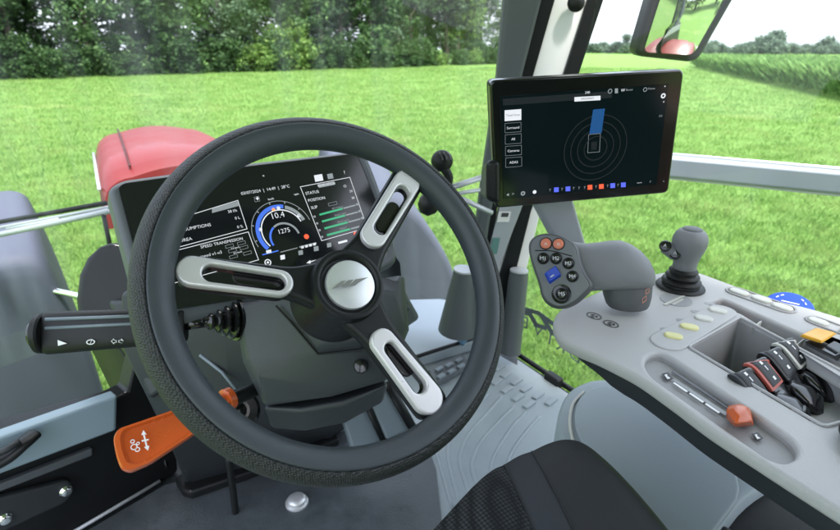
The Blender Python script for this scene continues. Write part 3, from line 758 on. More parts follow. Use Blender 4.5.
# ------------------------------------------------------------------ dashboard body and steering column
def dash():
    t = thing('dashboard_body', 'dark dashboard pedestal standing on the floor behind the steering wheel', 'dashboard', on_z(330, 470, FLOOR))
    # pedestal from the floor up to the display
    def ring(pts): return [at(x, y, d) for x, y, d in pts]
    fl = lambda x, y: (x, y, depth(on_z(x, y, FLOOR + .002)))
    r0 = [fl(186, 490), fl(244, 472), fl(330, 440), fl(350, 425), fl(230, 420)]
    r1 = [(165, 440, 1.02), (232, 425, .96), (335, 420, 1.02), (360, 405, 1.15), (220, 400, 1.25)]
    r2 = [(118, 345, .98), (225, 345, .90), (350, 350, .92), (372, 340, 1.02), (250, 320, 1.15)]
    r3 = [(118, 290, .97), (225, 290, .90), (350, 290, .92), (385, 280, 1.02), (250, 270, 1.12)]
    obj('pedestal', loft([ring(r0), ring(r1), ring(r2), ring(r3)]), M['dark'], t, bevel=.012)
    r0 = fl(184, 494); 
    obj('pedestal_foot', slab([on_z(x, y, FLOOR + .011) for x, y in [(176, 486), (184, 498), (192, 500), (250, 480), (340, 446), (330, 425), (230, 440)]], V((0, 0, .022))), M['rubber'], t, bevel=.006)
    # right flank that runs down from the display to the toe board
    q = [(385, 232, .98), (398, 262, .98), (404, 290, 1.02), (420, 318, 1.12), (402, 330, 1.12), (372, 360, 1.05), (350, 330, .95), (352, 262, .92)]
    b = loft([[at(x, y, d) for x, y, d in q], [at(x, y, d + .12) for x, y, d in q]])
    obj('right_flank', b, M['mid'], t, bevel=.01)
    obj('flank_step', loft([[at(x, y, d) for x, y, d in r] for r in ([(386, 316, 1.02), (407, 302, 1.05), (411, 309, 1.05), (390, 326, 1.02)], [(388, 316, 1.12), (408, 302, 1.15), (412, 309, 1.15), (392, 326, 1.12)])]), M['dark'], t, bevel=.006)
    # black rounded cheek on the left
    q = [(80, 330), (77, 300), (80, 275), (88, 258), (100, 247), (114, 242), (150, 250), (160, 330)]
    obj('left_cheek', loft([[at(x, y, 1.08) for x, y in q], [at(x, y, 1.25) for x, y in q]]), M['black'], t, bevel=.012)
    obj('left_cowl', loft([[at(x, y, d) for x, y, d in r] for r in ([(108, 300, 1.02), (190, 300, .96), (225, 345, .92), (150, 400, .98)], [(108, 300, 1.12), (190, 300, 1.06), (225, 345, 1.02), (150, 400, 1.08)])]), M['dark'], t, bevel=.01)
    obj('cowl_seam', tube([at(200, 355, .925), at(222, 372, .915), at(238, 392, .905)], .003), M['slate'], t, smooth=True)
    obj('cable', tube(smoothpath([at(228, 455, 1.05), at(233, 490, 1.08), at(236, 516, 1.1)], 5), .007), M['rubber'], t, smooth=True)
dash()

# steering wheel plane, fitted to the photograph's rim
WN = (RT * .4247 + UP * .3373 - FW * .8402).normalized()
WC = CP + (RT * -.144 + UP * -.035 + FW) * .603
WU = (RT - WN * RT.dot(WN)).normalized()
WP = Plane(WC, WU, WN.cross(WU))

M['shroud'] = mat('shroud plastic', (.036, .041, .047), .48, bump=.25, bscale=900, var=.1, rvar=.08)
def column():
    t = thing('steering_column', 'faceted dark grey steering column shroud below the steering wheel hub', 'steering column', at(320, 400, .8))
    rr = [[(300, 288, .655), (304, 318, .652), (322, 344, .648), (356, 342, .648), (380, 328, .655), (380, 290, .668), (340, 272, .672)],
          [(262, 300, .690), (290, 322, .668), (318, 354, .664), (359, 350, .664), (392, 334, .672), (396, 292, .69), (340, 262, .70)],
          [(246, 302, .702), (276, 355, .678), (290, 366, .674), (330, 372, .674), (386, 362, .684), (404, 322, .70), (398, 280, .715)],
          [(236, 304, .715), (247, 358, .692), (260, 378, .685), (308, 384, .680), (388, 376, .69), (407, 328, .71), (402, 275, .73)],
          [(234, 306, .735), (243, 362, .71), (264, 406, .70), (330, 397, .70), (388, 380, .71), (409, 330, .73), (404, 275, .75)],
          [(244, 310, .86), (255, 360, .86), (275, 402, .86), (335, 394, .86), (385, 376, .86), (400, 330, .86), (395, 285, .86)]]
    obj('shroud', loft([[at(*p) for p in r] for r in rr]), M['shroud'], t, bevel=.006)
    obj('shroud_seam', tube([at(*p) for p in [(276, 306, .670), (291, 322, .662), (318, 354, .659), (359, 350, .659), (386, 338, .664)]], .0016, 8), M['black'], t)
    lo = [[(262, 408, .72), (300, 412, .71), (345, 405, .71), (390, 384, .72), (380, 372, .80), (270, 392, .80)],
          [(270, 428, .80), (305, 432, .80), (345, 424, .80), (384, 402, .80), (380, 385, .9), (275, 405, .9)]]
    obj('lower_shroud', loft([[at(*p) for p in r] for r in lo]), M['shroud'], t, bevel=.008)
    q = at(361, 366, .672)
    obj('tilt_knob', lathe(q, CP - q, [(.009, -.02), (.0095, 0), (.008, .004), (.003, .005)], 20), M['gloss'], t, smooth=40)
    # boots for the two stalks
    q = at(238, 411, .74)
    obj('ignition_collar', lathe(q, (CP - q).normalized(), [(.028, -.02), (.030, 0), (.026, .006), (.017, .005), (.016, -.004), (.012, -.004), (.011, .004), (.004, .006)], 28), M['gloss'], t, smooth=40)
    return t
column()

def steering_wheel():
    t = thing('steering_wheel', 'large black three spoke steering wheel with silver spokes and textured rim', 'steering wheel', WP.P(0, 0, -.03))
    Rm = .1945
    def rim(phis, grow=0., name='rim'):
        rings = []
        N = 160
        for i in range(N):
            a = 2 * math.pi * i / N; e = WU * math.cos(a) + WP.v * math.sin(a)
            k = 1 + .09 * max(0, -math.cos(a)) - .06 * max(0, math.cos(a))
            ring = []
            for ph, rr in phis:
                ring.append(WP.o + e * (Rm + rr * k * 1.04 * math.cos(R(ph))) + WN * (rr * k * math.sin(R(ph))))
            rings.append(ring)
        bm = bmesh.new(); vs = [[bm.verts.new(p) for p in r] for r in rings]; n = len(phis)
        for i in range(N):
            A, B = vs[i], vs[(i + 1) % N]
            for j in range(n - 1): bm.faces.new((A[j], A[j + 1], B[j + 1], B[j]))
        bmesh.ops.recalc_face_normals(bm, faces=bm.faces); return bm
    r = .0188
    s0 = 74
    obj('rim', rim([(s0 + 0, r * .90)] + [(s0 + 3, r * .985)] + [(p, r * (1 - .06 * max(0, math.sin(R(p - 60))))) for p in range(s0 + 8, 216, 8)] + [(219, r * .985), (222, r * .9)]), M['rim'], t, smooth=True)
    obj('rim_grip', rim([(s0, r * .90), (s0 - 3, r * .99)] + [(p, r) for p in range(s0 - 8, -130, -8)] + [(-135, r * .985), (-138, r * .9)]), M['grip'], t, smooth=True)
    # hub
    hu, hv = WP.uv(347, 286); H = WP.P(hu, hv)
    k = WP.px(347, 286)
    obj('hub', lathe(H, WN, [(.052, -.06), (.050, -.035), (.0435, -.012), (.0425, .004), (.041, .009), (.037, .0105), (.034, .009), (.0325, .004), (.031, .003), (.001, .003)], 56), M['black'], t, smooth=50)
    cu, cv = WP.uv(350.5, 284.5, .006); Cc = WP.P(cu, cv)
    cap = obj('hub_cap', lathe(Cc, WN, [(.0292, .002), (.0292, .0062), (.0283, .0075), (.02, .0092), (.01, .0099), (.0005, .0102)], 48), M['cap'], t, smooth=35)
    # emblem: three slanted bars running into a point at either end
    E = []
    for poly in ([(333.5, 288), (345.5, 282.2), (352, 281.6), (349, 288.2), (340, 288.4)], [(351.5, 286.6), (356.5, 280.2), (361, 279.8), (357, 286.2)], [(358.8, 286), (363, 279.6), (366, 279.4), (370, 277.8), (371, 278.3), (364, 285.6)]):
        pass
    def bar(x): return [(x, 287.6 - (x - 334) * .13), (x + 8.2, 280.0 - (x - 334) * .13), (x + 14.0, 279.2 - (x - 334) * .13), (x + 7.0, 287.0 - (x - 334) * .13)]
    polys = [[(332.5, 288.2), (341.5, 281.0), (346.2, 280.4), (339.0, 287.2)], [(340.5, 287.0), (348.0, 280.2), (354.0, 279.4), (347.2, 286.2)], [(348.8, 286.0), (355.6, 279.2), (368.5, 277.2), (360, 281.6), (355.5, 285.2)]]
    obj('emblem', join(*[pxplate(WP, q, .0173, .0016) for q in polys]), M['emblem'], cap)
    # spokes: dark arm, silver bezel with a slot, dark insert and a small thumb switch
    arms = [((192, 270.5), 17.5, (286, 284), 16, (193, 270.5), 15.5, (280, 282.5), 13.6, (212, 273), 9.2, (278, 282.5), 8.2),
            ((409, 179), 17, (371, 246), 16.5, (407.5, 182), 13.5, (374.5, 235), 13.2, (403, 192), 7.4, (381, 228), 7.2),
            ((432, 402), 19, (376, 326), 16, (428.5, 397.5), 16.5, (384, 341), 13.2, (419, 385), 8.4, (391, 349), 7)]
    cen = WP.uv(347, 286)
    for i, (a, ra, b, rb, c, rc, d, rd, e, re, f, rf) in enumerate(arms):
        def cap_uv(p, rp, q, rq, h):
            u0, u1 = WP.uv(*p, h), WP.uv(*q, h); return capsule(u0, rp * WP.px(*p), u1, rq * WP.px(*q))
        u0 = WP.uv(*a, -.004); u1 = cen; dd = (V(u0) - V(u1)).normalized()
        nn = V((-dd.y, dd.x)); w0 = ra * WP.px(*a); rimp = V(u1) + dd * ((V(u0) - V(u1)).length + .012)
        root = V(u1) + dd * .012
        poly = [tuple(rimp + nn * w0), tuple(V(u1) + dd * .062 + nn * w0 * .98), tuple(root + nn * .034), tuple(root - nn * .034), tuple(V(u1) + dd * .062 - nn * w0 * .98), tuple(rimp - nn * w0)]
        hole = cap_uv(e, re + .6, f, rf + .6, -.003)
        sp = obj('spoke', plate(WP, rnd(poly, .012), .020, [hole], .006, h=-.003), M['black'], t, smooth=45)
        bz = obj('spoke_bezel', plate(WP, cap_uv(c, rc, d, rd, .004), .012, [cap_uv(e, re, f, rf, .004)], .0024, h=.005), M['silver'], sp, smooth=40)
        # recessed well behind the slot
        ou, iu = cap_uv(e, re + .5, f, rf + .5, 0), cap_uv(e, re - 1.2, f, rf - 1.2, 0)
        rings = [[WP.P(x, y, .0015) for x, y in ou], [WP.P(x, y, -.016) for x, y in iu]]
        obj('slot_well', loft(rings, cap0=False, cap1=False), M['gloss'], sp, smooth=True)
        mid = [(c[j] * .0 + (e[j] * .45 + f[j] * .55)) for j in (0, 1)]
        end = [(e[j] * .12 + f[j] * .88) for j in (0, 1)]
        far = [e[j] * .05 + f[j] * .95 for j in (0, 1)]; near = [e[j] * .55 + f[j] * .45 for j in (0, 1)]
        obj('slot_inset', plate(WP, cap_uv(near, re * .95, far, rf * .95, -.014), .004, h=-.013, bevel=.001), M['gloss'], sp, smooth=40)
steering_wheel()

# ------------------------------------------------------------------ stalks
def stalk():
    t = thing('indicator_stalk', 'thick black indicator stalk with white symbols sticking out left of the wheel', 'stalk', at(215, 318, .70))
    a, b = at(46, 333, .66), at(186, 325, .685)
    d = (b - a).normalized(); L = (b - a).length
    toc = (CP - a); up = (toc - d * toc.dot(d)).normalized(); sv = d.cross(up)
    if sv.dot(UP) < 0: sv = -sv
    k = .66 / FPX
    h0, h1 = 21.5 * k, 18 * k
    def sect(p, h, w):
        pr = []
        for j in range(28):
            a_ = 2 * math.pi * j / 28; c, s = math.cos(a_), math.sin(a_)
            q = lambda v: math.copysign(abs(v) ** .62, v)
            pr.append(p + sv * (h * q(s)) + up * (w * q(c)))
        return pr
    obj('stalk_body', loft([sect(a, h0 * .94, .013), sect(a + d * .004, h0, .0145), sect(b - d * .004, h1, .0135), sect(b, h1 * .9, .012)]), M['rubber'], t, smooth=40)
    for f, m in ((.62, 'dark'), (.22, 'dark')):
        obj('body_ridge', tube([a + d * .006 + sv * h0 * f + up * .0135, b - d * .006 + sv * h1 * f + up * .0125], .0022, 8), M['slate'], t, smooth=True)  # real ridges, coloured paler than the body to paint their highlights
    obj('end_ring', lathe(a - d * .010, d, [(h0 * .80, 0), (h0 * .92, .002), (h0 * .94, .008), (h0 * .86, .010)], 36), M['rubber'], t, smooth=35)
    obj('end_button', lathe(a - d * .0165, d, [(h0 * .40, 0), (h0 * .62, .002), (h0 * .68, .005), (h0 * .68, .008)], 30), M['gloss'], t, smooth=35)
    q = a - d * .0245
    # printed symbols along the lower face
    pl = Plane(a + up * .0147 - sv * h0 * .52, d, sv)
    if pl.n.dot(CP - a) < 0: pl = Plane(pl.o, pl.u, -pl.v)
    b1 = pxplate(pl, [(57.5, 340), (67, 343.4), (58, 345.8)], .0012)
    circ = [plate(pl, circle(pl.uv(91, 342), .0050, ry=.0032), .0004, [circle(pl.uv(91, 342), .0038, ry=.0022)], h=.0012), text(pl, '/', 91, 342, 8, .0012, 'CENTER')]
    arrow = lambda x0, x1: [(x0, 341.2), ((x0 * .5 + x1 * .5), 338.4), ((x0 * .5 + x1 * .5), 340.2), (x1, 340.2), (x1, 342.4), ((x0 * .5 + x1 * .5), 342.4), ((x0 * .5 + x1 * .5), 344.2)]
    obj('stalk_symbols', join(b1, *circ, pxframe(pl, arrow(111, 116.5), .0006, .0012), pxframe(pl, arrow(124, 118.5), .0006, .0012)), M['print_white'], t)
    # shaft and bellows boot
    c, e = at(203, 322, .69), at(236, 320, .72)
    obj('stalk_shaft', tube([b - d * .005, c + (e - c) * .2], [.0075, .0065]), M['gloss'], t, smooth=True)
    ax = (e - c); LL = ax.length; pr = [(.006, 0)]
    for i in range(4):
        z = LL * (.12 + i * .22); rr = .010 + i * .0042
        pr += [(rr * .72, z), (rr * 1.1, z + LL * .05), (rr * 1.12, z + LL * .10), (rr * .78, z + LL * .17)]
    pr += [(.028, LL * .97), (.028, LL * 1.1)]
    obj('bellows_boot', lathe(c, ax, pr, 30), M['gloss'], t, smooth=50)
stalk()

def orange_lever():
    t = thing('orange_lever', 'glossy orange paddle lever with white symbols left below the steering wheel', 'lever', at(235, 408, .74))
    pa = [(113, 432), (118, 427), (170, 411), (194, 424), (160, 455), (128, 471.5), (120, 468), (115, 452)]
    near = [at(113, 432, .60), at(119, 426, .61), at(171, 411, .64), at(215, 395, .67), at(230, 400, .67), at(193, 430, .63), at(150, 462, .60), at(128, 472, .585), at(120, 467, .583), at(115, 452, .587)]
    n = (near[4] - near[0]).cross(near[7] - near[0]).normalized(); n = n if n.dot(CP - near[0]) > 0 else -n
    o = V(near[0]); pl = Plane(o, near[4] - near[0], n.cross(near[4] - near[0]))
    if pl.n.dot(n) < 0: pl = Plane(o, pl.u, -pl.v)
    outl = [(113, 438), (117, 429), (170, 411), (212, 394), (230, 395), (232, 404), (192, 435), (150, 463), (130, 471.5), (121, 468), (116, 455)]
    q = rnd(uvs(pl, outl), .006); cx = sum(p[0] for p in q) / len(q); cy = sum(p[1] for p in q) / len(q)
    rings = []
    for h, s in ((-.012, .97), (-.010, 1.0), (-.002, 1.0), (.0012, .975), (.0012, .88), (-.0035, .80), (-.005, .4)):
        rings.append([pl.P(cx + (x - cx) * s, cy + (y - cy) * (s if s > .9 else s * .98), h) for x, y in q])
    p = obj('paddle', loft(rings), M['orange'], t, smooth=38)
    sy = [pxplate(pl, [(143.4, 430), (146.6, 434.5), (144.6, 434.3), (147.5, 446), (149.4, 445.6), (147.9, 450.6), (144.0, 447), (145.9, 446.6), (143, 434.6), (141.2, 434.9)], .0006)]
    sy.append(pxplate(pl, [(141.5, 440.2), (148.5, 438.8), (148.9, 440.2), (141.9, 441.7)], .0007))
    def ringpx(x, y, r0, r1, dx=0):
        u, v = pl.uv(x, y); k = pl.px(x, y); return plate(pl, circle((u, v), r1 * k), .0004, [circle((u, v), r0 * k)], h=.0006)
    sy += [ringpx(134, 447, 2.2, 3.1), ringpx(137.5, 449.5, 1.5, 2.4), ringpx(132.5, 441.5, 1.2, 2.0), ringpx(138, 443.5, .9, 1.6)]
    obj('lever_symbols', join(*sy), M['print_white'], p)
    a, b, c = at(212, 405, .655), at(232, 400, .69), at(262, 386, .73)
    obj('lever_neck', tube([a, b], [.010, .0105], 16), M['orange'], t, smooth=40)
    obj('lever_shaft', tube([at(227, 402, .682), c], .0095, 16), M['rubber'], t, smooth=40)
    obj('orange_collar', lathe(at(224, 401, .675), c - b, [(.010, 0), (.0145, .002), (.0145, .010), (.010, .012)], 24), M['orange'], t, smooth=35)
orange_lever()

# ------------------------------------------------------------------ the two displays
_az, _T = R(8), R(33)
DX = V((math.cos(_az), math.sin(_az), 0)); DD = V((math.sin(_az) * math.sin(_T), -math.cos(_az) * math.sin(_T), -math.cos(_T)))
DP = Plane(at(300, 205, .80), DX, -DD)
def instrument_display():
    t = thing('instrument_display', 'wide dark instrument display behind the steering wheel with a blue speed gauge', 'display', DP.hit(300, 275, -.05))
    out = [(107, 187), (122, 178), (250, 161), (366, 148.5), (376, 172), (388, 206), (400, 262), (330, 300), (160, 330), (140, 312)]
    inn = [(120, 189), (126, 184.5), (250, 167), (356, 154.5), (366, 178), (377, 206), (388, 256), (330, 285), (160, 312), (148, 296)]
    obj('housing', plate(DP, rnd(uvs(DP, out), .016), .05, [], .012, h=-.001), M['bezel'], t, smooth=40)
    obj('display_rim', plate(DP, rnd(uvs(DP, [(x + (1.2 if x > 200 else -2.2), y - 1.4) for x, y in inn]), .010), .004, bevel=.001, h=.0005), M['black'], t)
    sc = obj('screen', plate(DP, rnd(uvs(DP, inn), .009), .003, h=.0015), M['screen'], t)
    W, G, B, Gr, Rd, Dm = [], [], [], [], [], []
    h = .0022
    TX = lambda s, x, y, sz, al='LEFT', L=W, **k: L.append(text(DP, s, x, y, sz, h, al, .0003, **k))
    FR = lambda pts, L=W, w=.0008: L.append(pxframe(DP, pts, w, h, .0003))
    PLt = lambda pts, L: L.append(pxplate(DP, pts, h, .0003))
    def dot(x, y, r, L): L.append(plate(DP, circle(DP.uv(x, y), r * DP.px(x, y)), .0003, h=h))
    def barpx(x0, y0, x1, y1, w, L):
        (a, b), (c, d) = DP.uv(x0, y0), DP.uv(x1, y1); e = V((c - a, d - b)).normalized(); nn = V((-e.y, e.x)) * w * DP.px(x0, y0) / 2
        L.append(plate(DP, [(a + nn.x, b + nn.y), (c + nn.x, d + nn.y), (c - nn.x, d - nn.y), (a - nn.x, b - nn.y)], .0003, h=h))
    TX('03/07/2024  |  14:49  |  28°C', 241, 193.8, 4.4)
    TX('km/h', 268, 199.5, 3); TX('rpm', 294, 194.5, 3)
    FR([(254, 197), (259, 196.2), (260, 201.2), (255, 202)], G, .0004); barpx(255.5, 199.1, 258.5, 198.7, 1, W); barpx(256.8, 197.2, 257.3, 200.6, 1, W)
    # speed gauge
    c = DP.uv(283, 231); k = DP.px(283, 231)
    B.append(plate(DP, arc_band(c, 23.5 * k, 27.5 * k, 215, 72), .0003, h=h))
    W.append(plate(DP, arc_band(c, 21.3 * k, 22.4 * k, 215, 15), .0003, h=h)); G.append(plate(DP, arc_band(c, 23.5 * k, 27.0 * k, 68, 15), .0003, h=h))
    G.append(plate(DP, arc_band(c, 31.0 * k, 31.6 * k, 200, 10), .0003, h=h))
    for a in (190, 160, 130, 100, 70, 40): G.append(plate(DP, arc_band(c, 29 * k, 31 * k, a, a - 2, 2), .0003, h=h))
    c2 = DP.uv(285, 238)
    B.append(plate(DP, arc_band(c2, 14 * k, 16 * k, 200, 125), .0003, h=h)); G.append(plate(DP, arc_band(c2, 14 * k, 16 * k, 122, 5), .0003, h=h))
    for x, y in ((260, 230), (278, 208.5), (298.5, 216)): dot(x, y, 1.9, W)
    Rd2 = []; Rd3 = []; dot(273, 210, 1.9, Rd2); dot(306, 237, 2.6, Rd3)
    TX('10.4', 277.5, 215.5, 8.6, 'CENTER'); TX('1275', 284, 231, 6.6, 'CENTER')
    # left boxes
    FR([(150, 227), (238, 200), (247.5, 229), (150, 255)]); FR([(150, 257), (248.5, 231.5), (259, 260), (150, 290)])
    PLt([(212, 208.5), (238, 201.2), (239.6, 205.6), (212, 213)], G)
    TX('CONSUMPTIONS', 211, 224.6, 4.6, 'RIGHT'); TX('UREA', 192, 238.6, 4.6, 'RIGHT'); TX('SPEED TRANSMISSION', 243, 238.4, 4.1, 'RIGHT')
    TX('38 l/h', 237, 210.3, 4, 'RIGHT'); TX('0 L', 240, 217.5, 4, 'RIGHT'); TX('0 %', 243, 226.2, 4, 'RIGHT'); TX('speed v1-v3', 222, 252, 4.4, 'RIGHT')
    for x, y in ((229, 246), (232, 250.5), (241, 243), (243.5, 247.5), (233, 256.5), (247, 253)):
        FR([(x - 4, y - .4), (x + 4, y - 2.6), (x + 5, y + .4), (x - 3, y + 2.6)], G, .0004)
    TX('2.5 km/h', 231, 248.8, 2.4); TX('8.0 km/h', 233.6, 253.4, 2.4)
    # right box
    FR([(300, 186.6), (350, 177), (367.4, 228), (321.6, 241)])
    PLt([(318, 184.4), (334, 181.3), (335, 184.6), (319, 187.8)], G); TX('REAR HITCH', 326.5, 184.5, 3.4, 'CENTER')
    TX('STATUS', 305.5, 193.8, 4.2); TX('POSITION', 308, 200.8, 4.2); TX('SLIP', 311, 208, 4.2)
    TX('O', 343.5, 186.5, 4); TX('24', 349.5, 191.5, 3.4); TX('38', 351.5, 198.3, 3.4)
    FR([(328, 203.3), (336.5, 201.2), (337.5, 204.2), (329, 206.3)], G, .0004)
    for i, (x, y, n_) in enumerate(((319, 215.2, 'SET POINT'), (321.5, 222, 'RAISE LIMIT'), (324, 228.9, 'DROP RATE'), (326.5, 235.6, 'DRAFT'))):
        dx, dy = 36, -9.6
        barpx(x, y, x + dx * .64, y + dy * .64, 2.0, Gr); barpx(x + dx * .66, y + dy * .66, x + dx, y + dy, 1.4, G)
        TX(n_, x + 13, y - 6.3, 2.6, L=G); TX('▪' if False else 'o', x - 4.5, y + 1, 4.4, 'CENTER'); dot(x + dx + 1.5, y + dy - .8, 1.3, G)
    # top and bottom icons
    PLt([(314, 175.4), (322, 174), (323.4, 180.4), (315.4, 181.8)], W); PLt([(327, 174.2), (332.4, 173.2), (333.6, 178.2), (328.2, 179.2)], G)
    TX('?', 344.5, 172.5, 5, 'CENTER'); TX('×', 263.5, 176, 4, 'CENTER')
    for x, y, s in ((282.5, 257.2, 4.4), (300.5, 252.6, 4.4), (316, 248.6, 4.6), (329, 245, 4.2)):
        PLt([(x - s * .5, y - s * .4), (x + s * .5, y - s * .6), (x + s * .6, y + s * .4), (x - s * .4, y + s * .6)], W if x < 290 else G)
    PLt([(338, 242), (347, 239.6), (347.4, 241.6), (338.6, 244)], W); dot(355, 234.2, 2.2, Rd)
    cc = DP.uv(267.5, 262.8); W.append(plate(DP, circle(cc, 3.4 * DP.px(267, 262)), .0003, [circle(cc, 2.4 * DP.px(267, 262))], h=h)); dot(267.5, 262.8, 1.2, W)
    barpx(262, 255.2, 278, 251, 1.2, B); barpx(280, 252.6, 297, 248.2, .8, G); barpx(299, 247.6, 316, 243.4, 1.6, G); PLt([(266, 250.6), (271, 249.4), (271.6, 252.6), (266.6, 253.8)], W)
    for x in (301, 305, 309, 313): PLt([(x, 246.2 - (x - 301) * .25), (x + 2.6, 245.6 - (x - 301) * .25), (x + 3, 248 - (x - 301) * .25), (x + .4, 248.6 - (x - 301) * .25)], W)
    # back arrow
    barpx(308.5, 262.4, 316, 260.4, .9, W); barpx(316, 260.4, 317, 264, .9, W); barpx(317, 264, 311, 265.6, .9, W); PLt([(306.5, 263), (310.2, 260), (311, 263.6)], W)
    for nm, L, m in (('screen_lettering', W, 'e_white'), ('screen_outline', G, 'e_grey'), ('gauge_arc', B, 'e_blue'), ('level_bar', Gr, 'e_green'), ('warning_dot', Rd, 'e_red'), ('warning_dot', Rd2, 'e_amber'), ('warning_dot', Rd3, 'e_red')):
        obj(nm, join(*L), M[m], sc)
instrument_display()

MX = V((.937, -.348, .0381)).normalized(); MD = V((.15, .047, -.987)).normalized()
MP = Plane(at(490, 80, .75), MX, -MD)
def monitor():
    t = thing('touchscreen_monitor', 'large black tablet style touchscreen mounted on the right pillar, showing a blue tractor outline', 'monitor', MP.hit(580, 200, -.03))
    out = [(490, 80.5), (684.5, 69.5), (668.5, 193), (495.5, 208.5)]
    q = uvs(MP, out); c0 = [sum(p[i] for p in q) / 4 for i in (0, 1)]
    ch = rnd(q, .010)
    obj('back_shell', plate(MP, [(c0[0] + (x - c0[0]) * .97, c0[1] + (y - c0[1]) * .97) for x, y in ch], .030, [], .008, h=-.012), M['black'], t, smooth=40)
    obj('front_frame', plate(MP, ch, .014, [], .003, h=0), M['gloss'], t, smooth=40)
    inn = [(500, 96.5), (668.5, 84), (656, 184), (503.5, 199)]
    sc = obj('screen', plate(MP, uvs(MP, inn), .002, h=.0012), M['screen2'], t)
    h = .002
    W, G, Bl, I, Rd, Dm = [], [], [], [], [], []
    TX = lambda s, x, y, sz, al='CENTER', L=W, **k: L.append(text(MP, s, x, y, sz, h + .0004, al, .0003, **k))
    def quad(x0, y0, x1, y1, sl=-.075, sv=.035):
        f = lambda x, y: (x + (y - 140) * sv * -0 , y + (x - x0) * sl); return [f(x0, y0), f(x1, y0), f(x1, y1), f(x0, y1)]
    def emit(nm, m):
        for L_ in (W, G):
            if L_: obj(nm, join(*L_), M['e_white' if L_ is W else 'e_grey'], sc); L_.clear()
    for y, s, on in ((115.4, 'Total View', 1), (128, 'Surround', 0), (139.4, 'All', 0), (151, 'Cameras', 0), (162.6, 'ADAS', 0)):
        x0 = 504.7 + (y - 115) * .02
        if on: W.append(pxplate(MP, quad(x0, y - 5, x0 + 16.6, y + 5.8), h, .0003)); D = text(MP, s, x0 + 8.3, y - .2, 3.2, h + .0006, 'CENTER', .0003); Dm_dark = D
        else: G.append(pxframe(MP, quad(x0, y - 4.6, x0 + 16.2, y + 5), .0003, h, .0003)); TX(s, x0 + 8.1, y - .2, 3.4)
        emit('menu_button', 0)
    obj('button_lettering', Dm_dark, M['print_dark'], sc)
    Dm.append(pxplate(MP, quad(503, 99, 612, 105.6, -.072), h - .0003, .0003))
    W.append(pxplate(MP, quad(574.5, 97.2, 600.5, 101.6, -.055), h, .0003)); TX('IMPLEMENT', 587.5, 98.7, 2.6, L=Dm)
    TX('240', 587.5, 92.6, 3.4)
    def dot(x, y, r, L): L.append(plate(MP, circle(MP.uv(x, y), r * MP.px(x, y)), .0003, h=h))
    def ring(x, y, r0, r1, L):
        u = MP.uv(x, y); k = MP.px(x, y); L.append(plate(MP, circle(u, r1 * k, 48), .0003, [circle(u, r0 * k, 48)], h=h))
    emit('title_bar', 0)
    ring(609.5, 91, 1.6, 2.3, G); G.append(pxplate(MP, quad(615, 88.6, 618, 93.4), h, .0003)); TX('W', 623, 90.4, 4); TX('Boom', 629.5, 89.8, 3, L=G)
    emit('status_icon', 0); ring(644.5, 89.4, 1.5, 2.1, G); TX('Home', 651.5, 88.6, 3, L=G); TX('×', 665, 86.5, 3.4); ring(662.6, 95.6, 1.2, 2.5, W); dot(663, 101.6, .9, G); TX('3.0', 660.5, 116, 3, L=G)
    emit('settings_icon', 0)
    for r in (12, 19, 26, 33): ring(595, 148, r - .55, r + .55, Dm)
    # tractor plan symbol: blue implement in front, outlined tractor behind
    Bl.append(pxplate(MP, [(593.2, 109.6), (605, 108.6), (601.6, 133), (589.4, 134.2)], h + .0003, .0003))
    for x, y in ((597, 113), (602, 113), (595, 124), (599.5, 124), (597, 130)): dot(x, y, .55, G)
    G.append(pxframe(MP, [(588.6, 134.6), (600.6, 133.4), (599.6, 152), (587.6, 153)], .0004, h, .0003)); Dm.append(pxplate(MP, [(591.4, 142), (597, 141.6), (596.6, 149.6), (591, 150)], h, .0003))
    emit('tractor_symbol', 0)
    TX('↺' if False else '<', 508, 195, 5); TX('>', 513, 194, 5, L=G); ring(522.6, 193, 1.0, 2.3, G); dot(534.2, 191.6, 1.9, W)
    emit('navigation_icon', 0)
    xs = [(550, 'g'), (556.4, 'i'), (562, 'g'), (568, 'i'), (573.6, 'g'), (579, 'g'), (584.6, 'g'), (590, 'r'), (596, 'g'), (601.4, 'r'), (607.6, 'g'), (612.8, 'i'), (618, 'g'), (623.4, 'i')]
    for x, c in xs:
        y = 190.3 - (x - 550) * .073
        if c == 'g': TX('T', x, y, 3.6, L=G)
        else: (I if c == 'i' else Rd).append(pxplate(MP, quad(x - 2.3, y - 2.2, x + 2.3, y + 2.4), h, .0003))
    emit('tool_icon', 0)
    TX('—', 639.5, 182.6, 5); TX('r', 650.5, 181.5, 4, L=G); TX('▪' if False else '.', 664, 180, 6)
    for nm, L, m in (('corner_icon', W, 'e_white'), ('corner_icon', G, 'e_grey'), ('distance_ring', Dm, 'e_dim'), ('implement_symbol', Bl, 'e_map'), ('blue_icon', I, 'e_ind'), ('red_icon', Rd, 'e_red')):
        obj(nm, join(*L), M[m], sc)
    # grey support post down to the console
    q = [(538, 204, .83), (580, 203, .86), (592, 246, .93), (557, 240, .90)]
    q = [at(x, y, d + .06) for x, y, d in q]; n = (q[1] - q[0]).cross(q[2] - q[0]).normalized(); n = n if n.dot(q[0] - CP) > 0 else -n
    q2 = [q[0] + (q[0] - q[3]) * .12, q[1] + (q[1] - q[2]) * .12, q[2] + (q[2] - q[1]) * 1.2, q[3] + (q[3] - q[0]) * 1.2]
    obj('support_post', slab([p + n * .02 for p in q2], n * .03), M['alu'], t, bevel=.008)
    # clamp on the pillar side
    obj('pillar_clamp', loft([[at(*p) for p in r] for r in ([(486, 160, .80), (500, 160, .80), (500, 205, .82), (486, 200, .82)], [(482, 165, 1.2), (498, 165, 1.2), (496, 200, 1.22), (480, 196, 1.22)])]), M['black'], t, bevel=.008)
monitor()

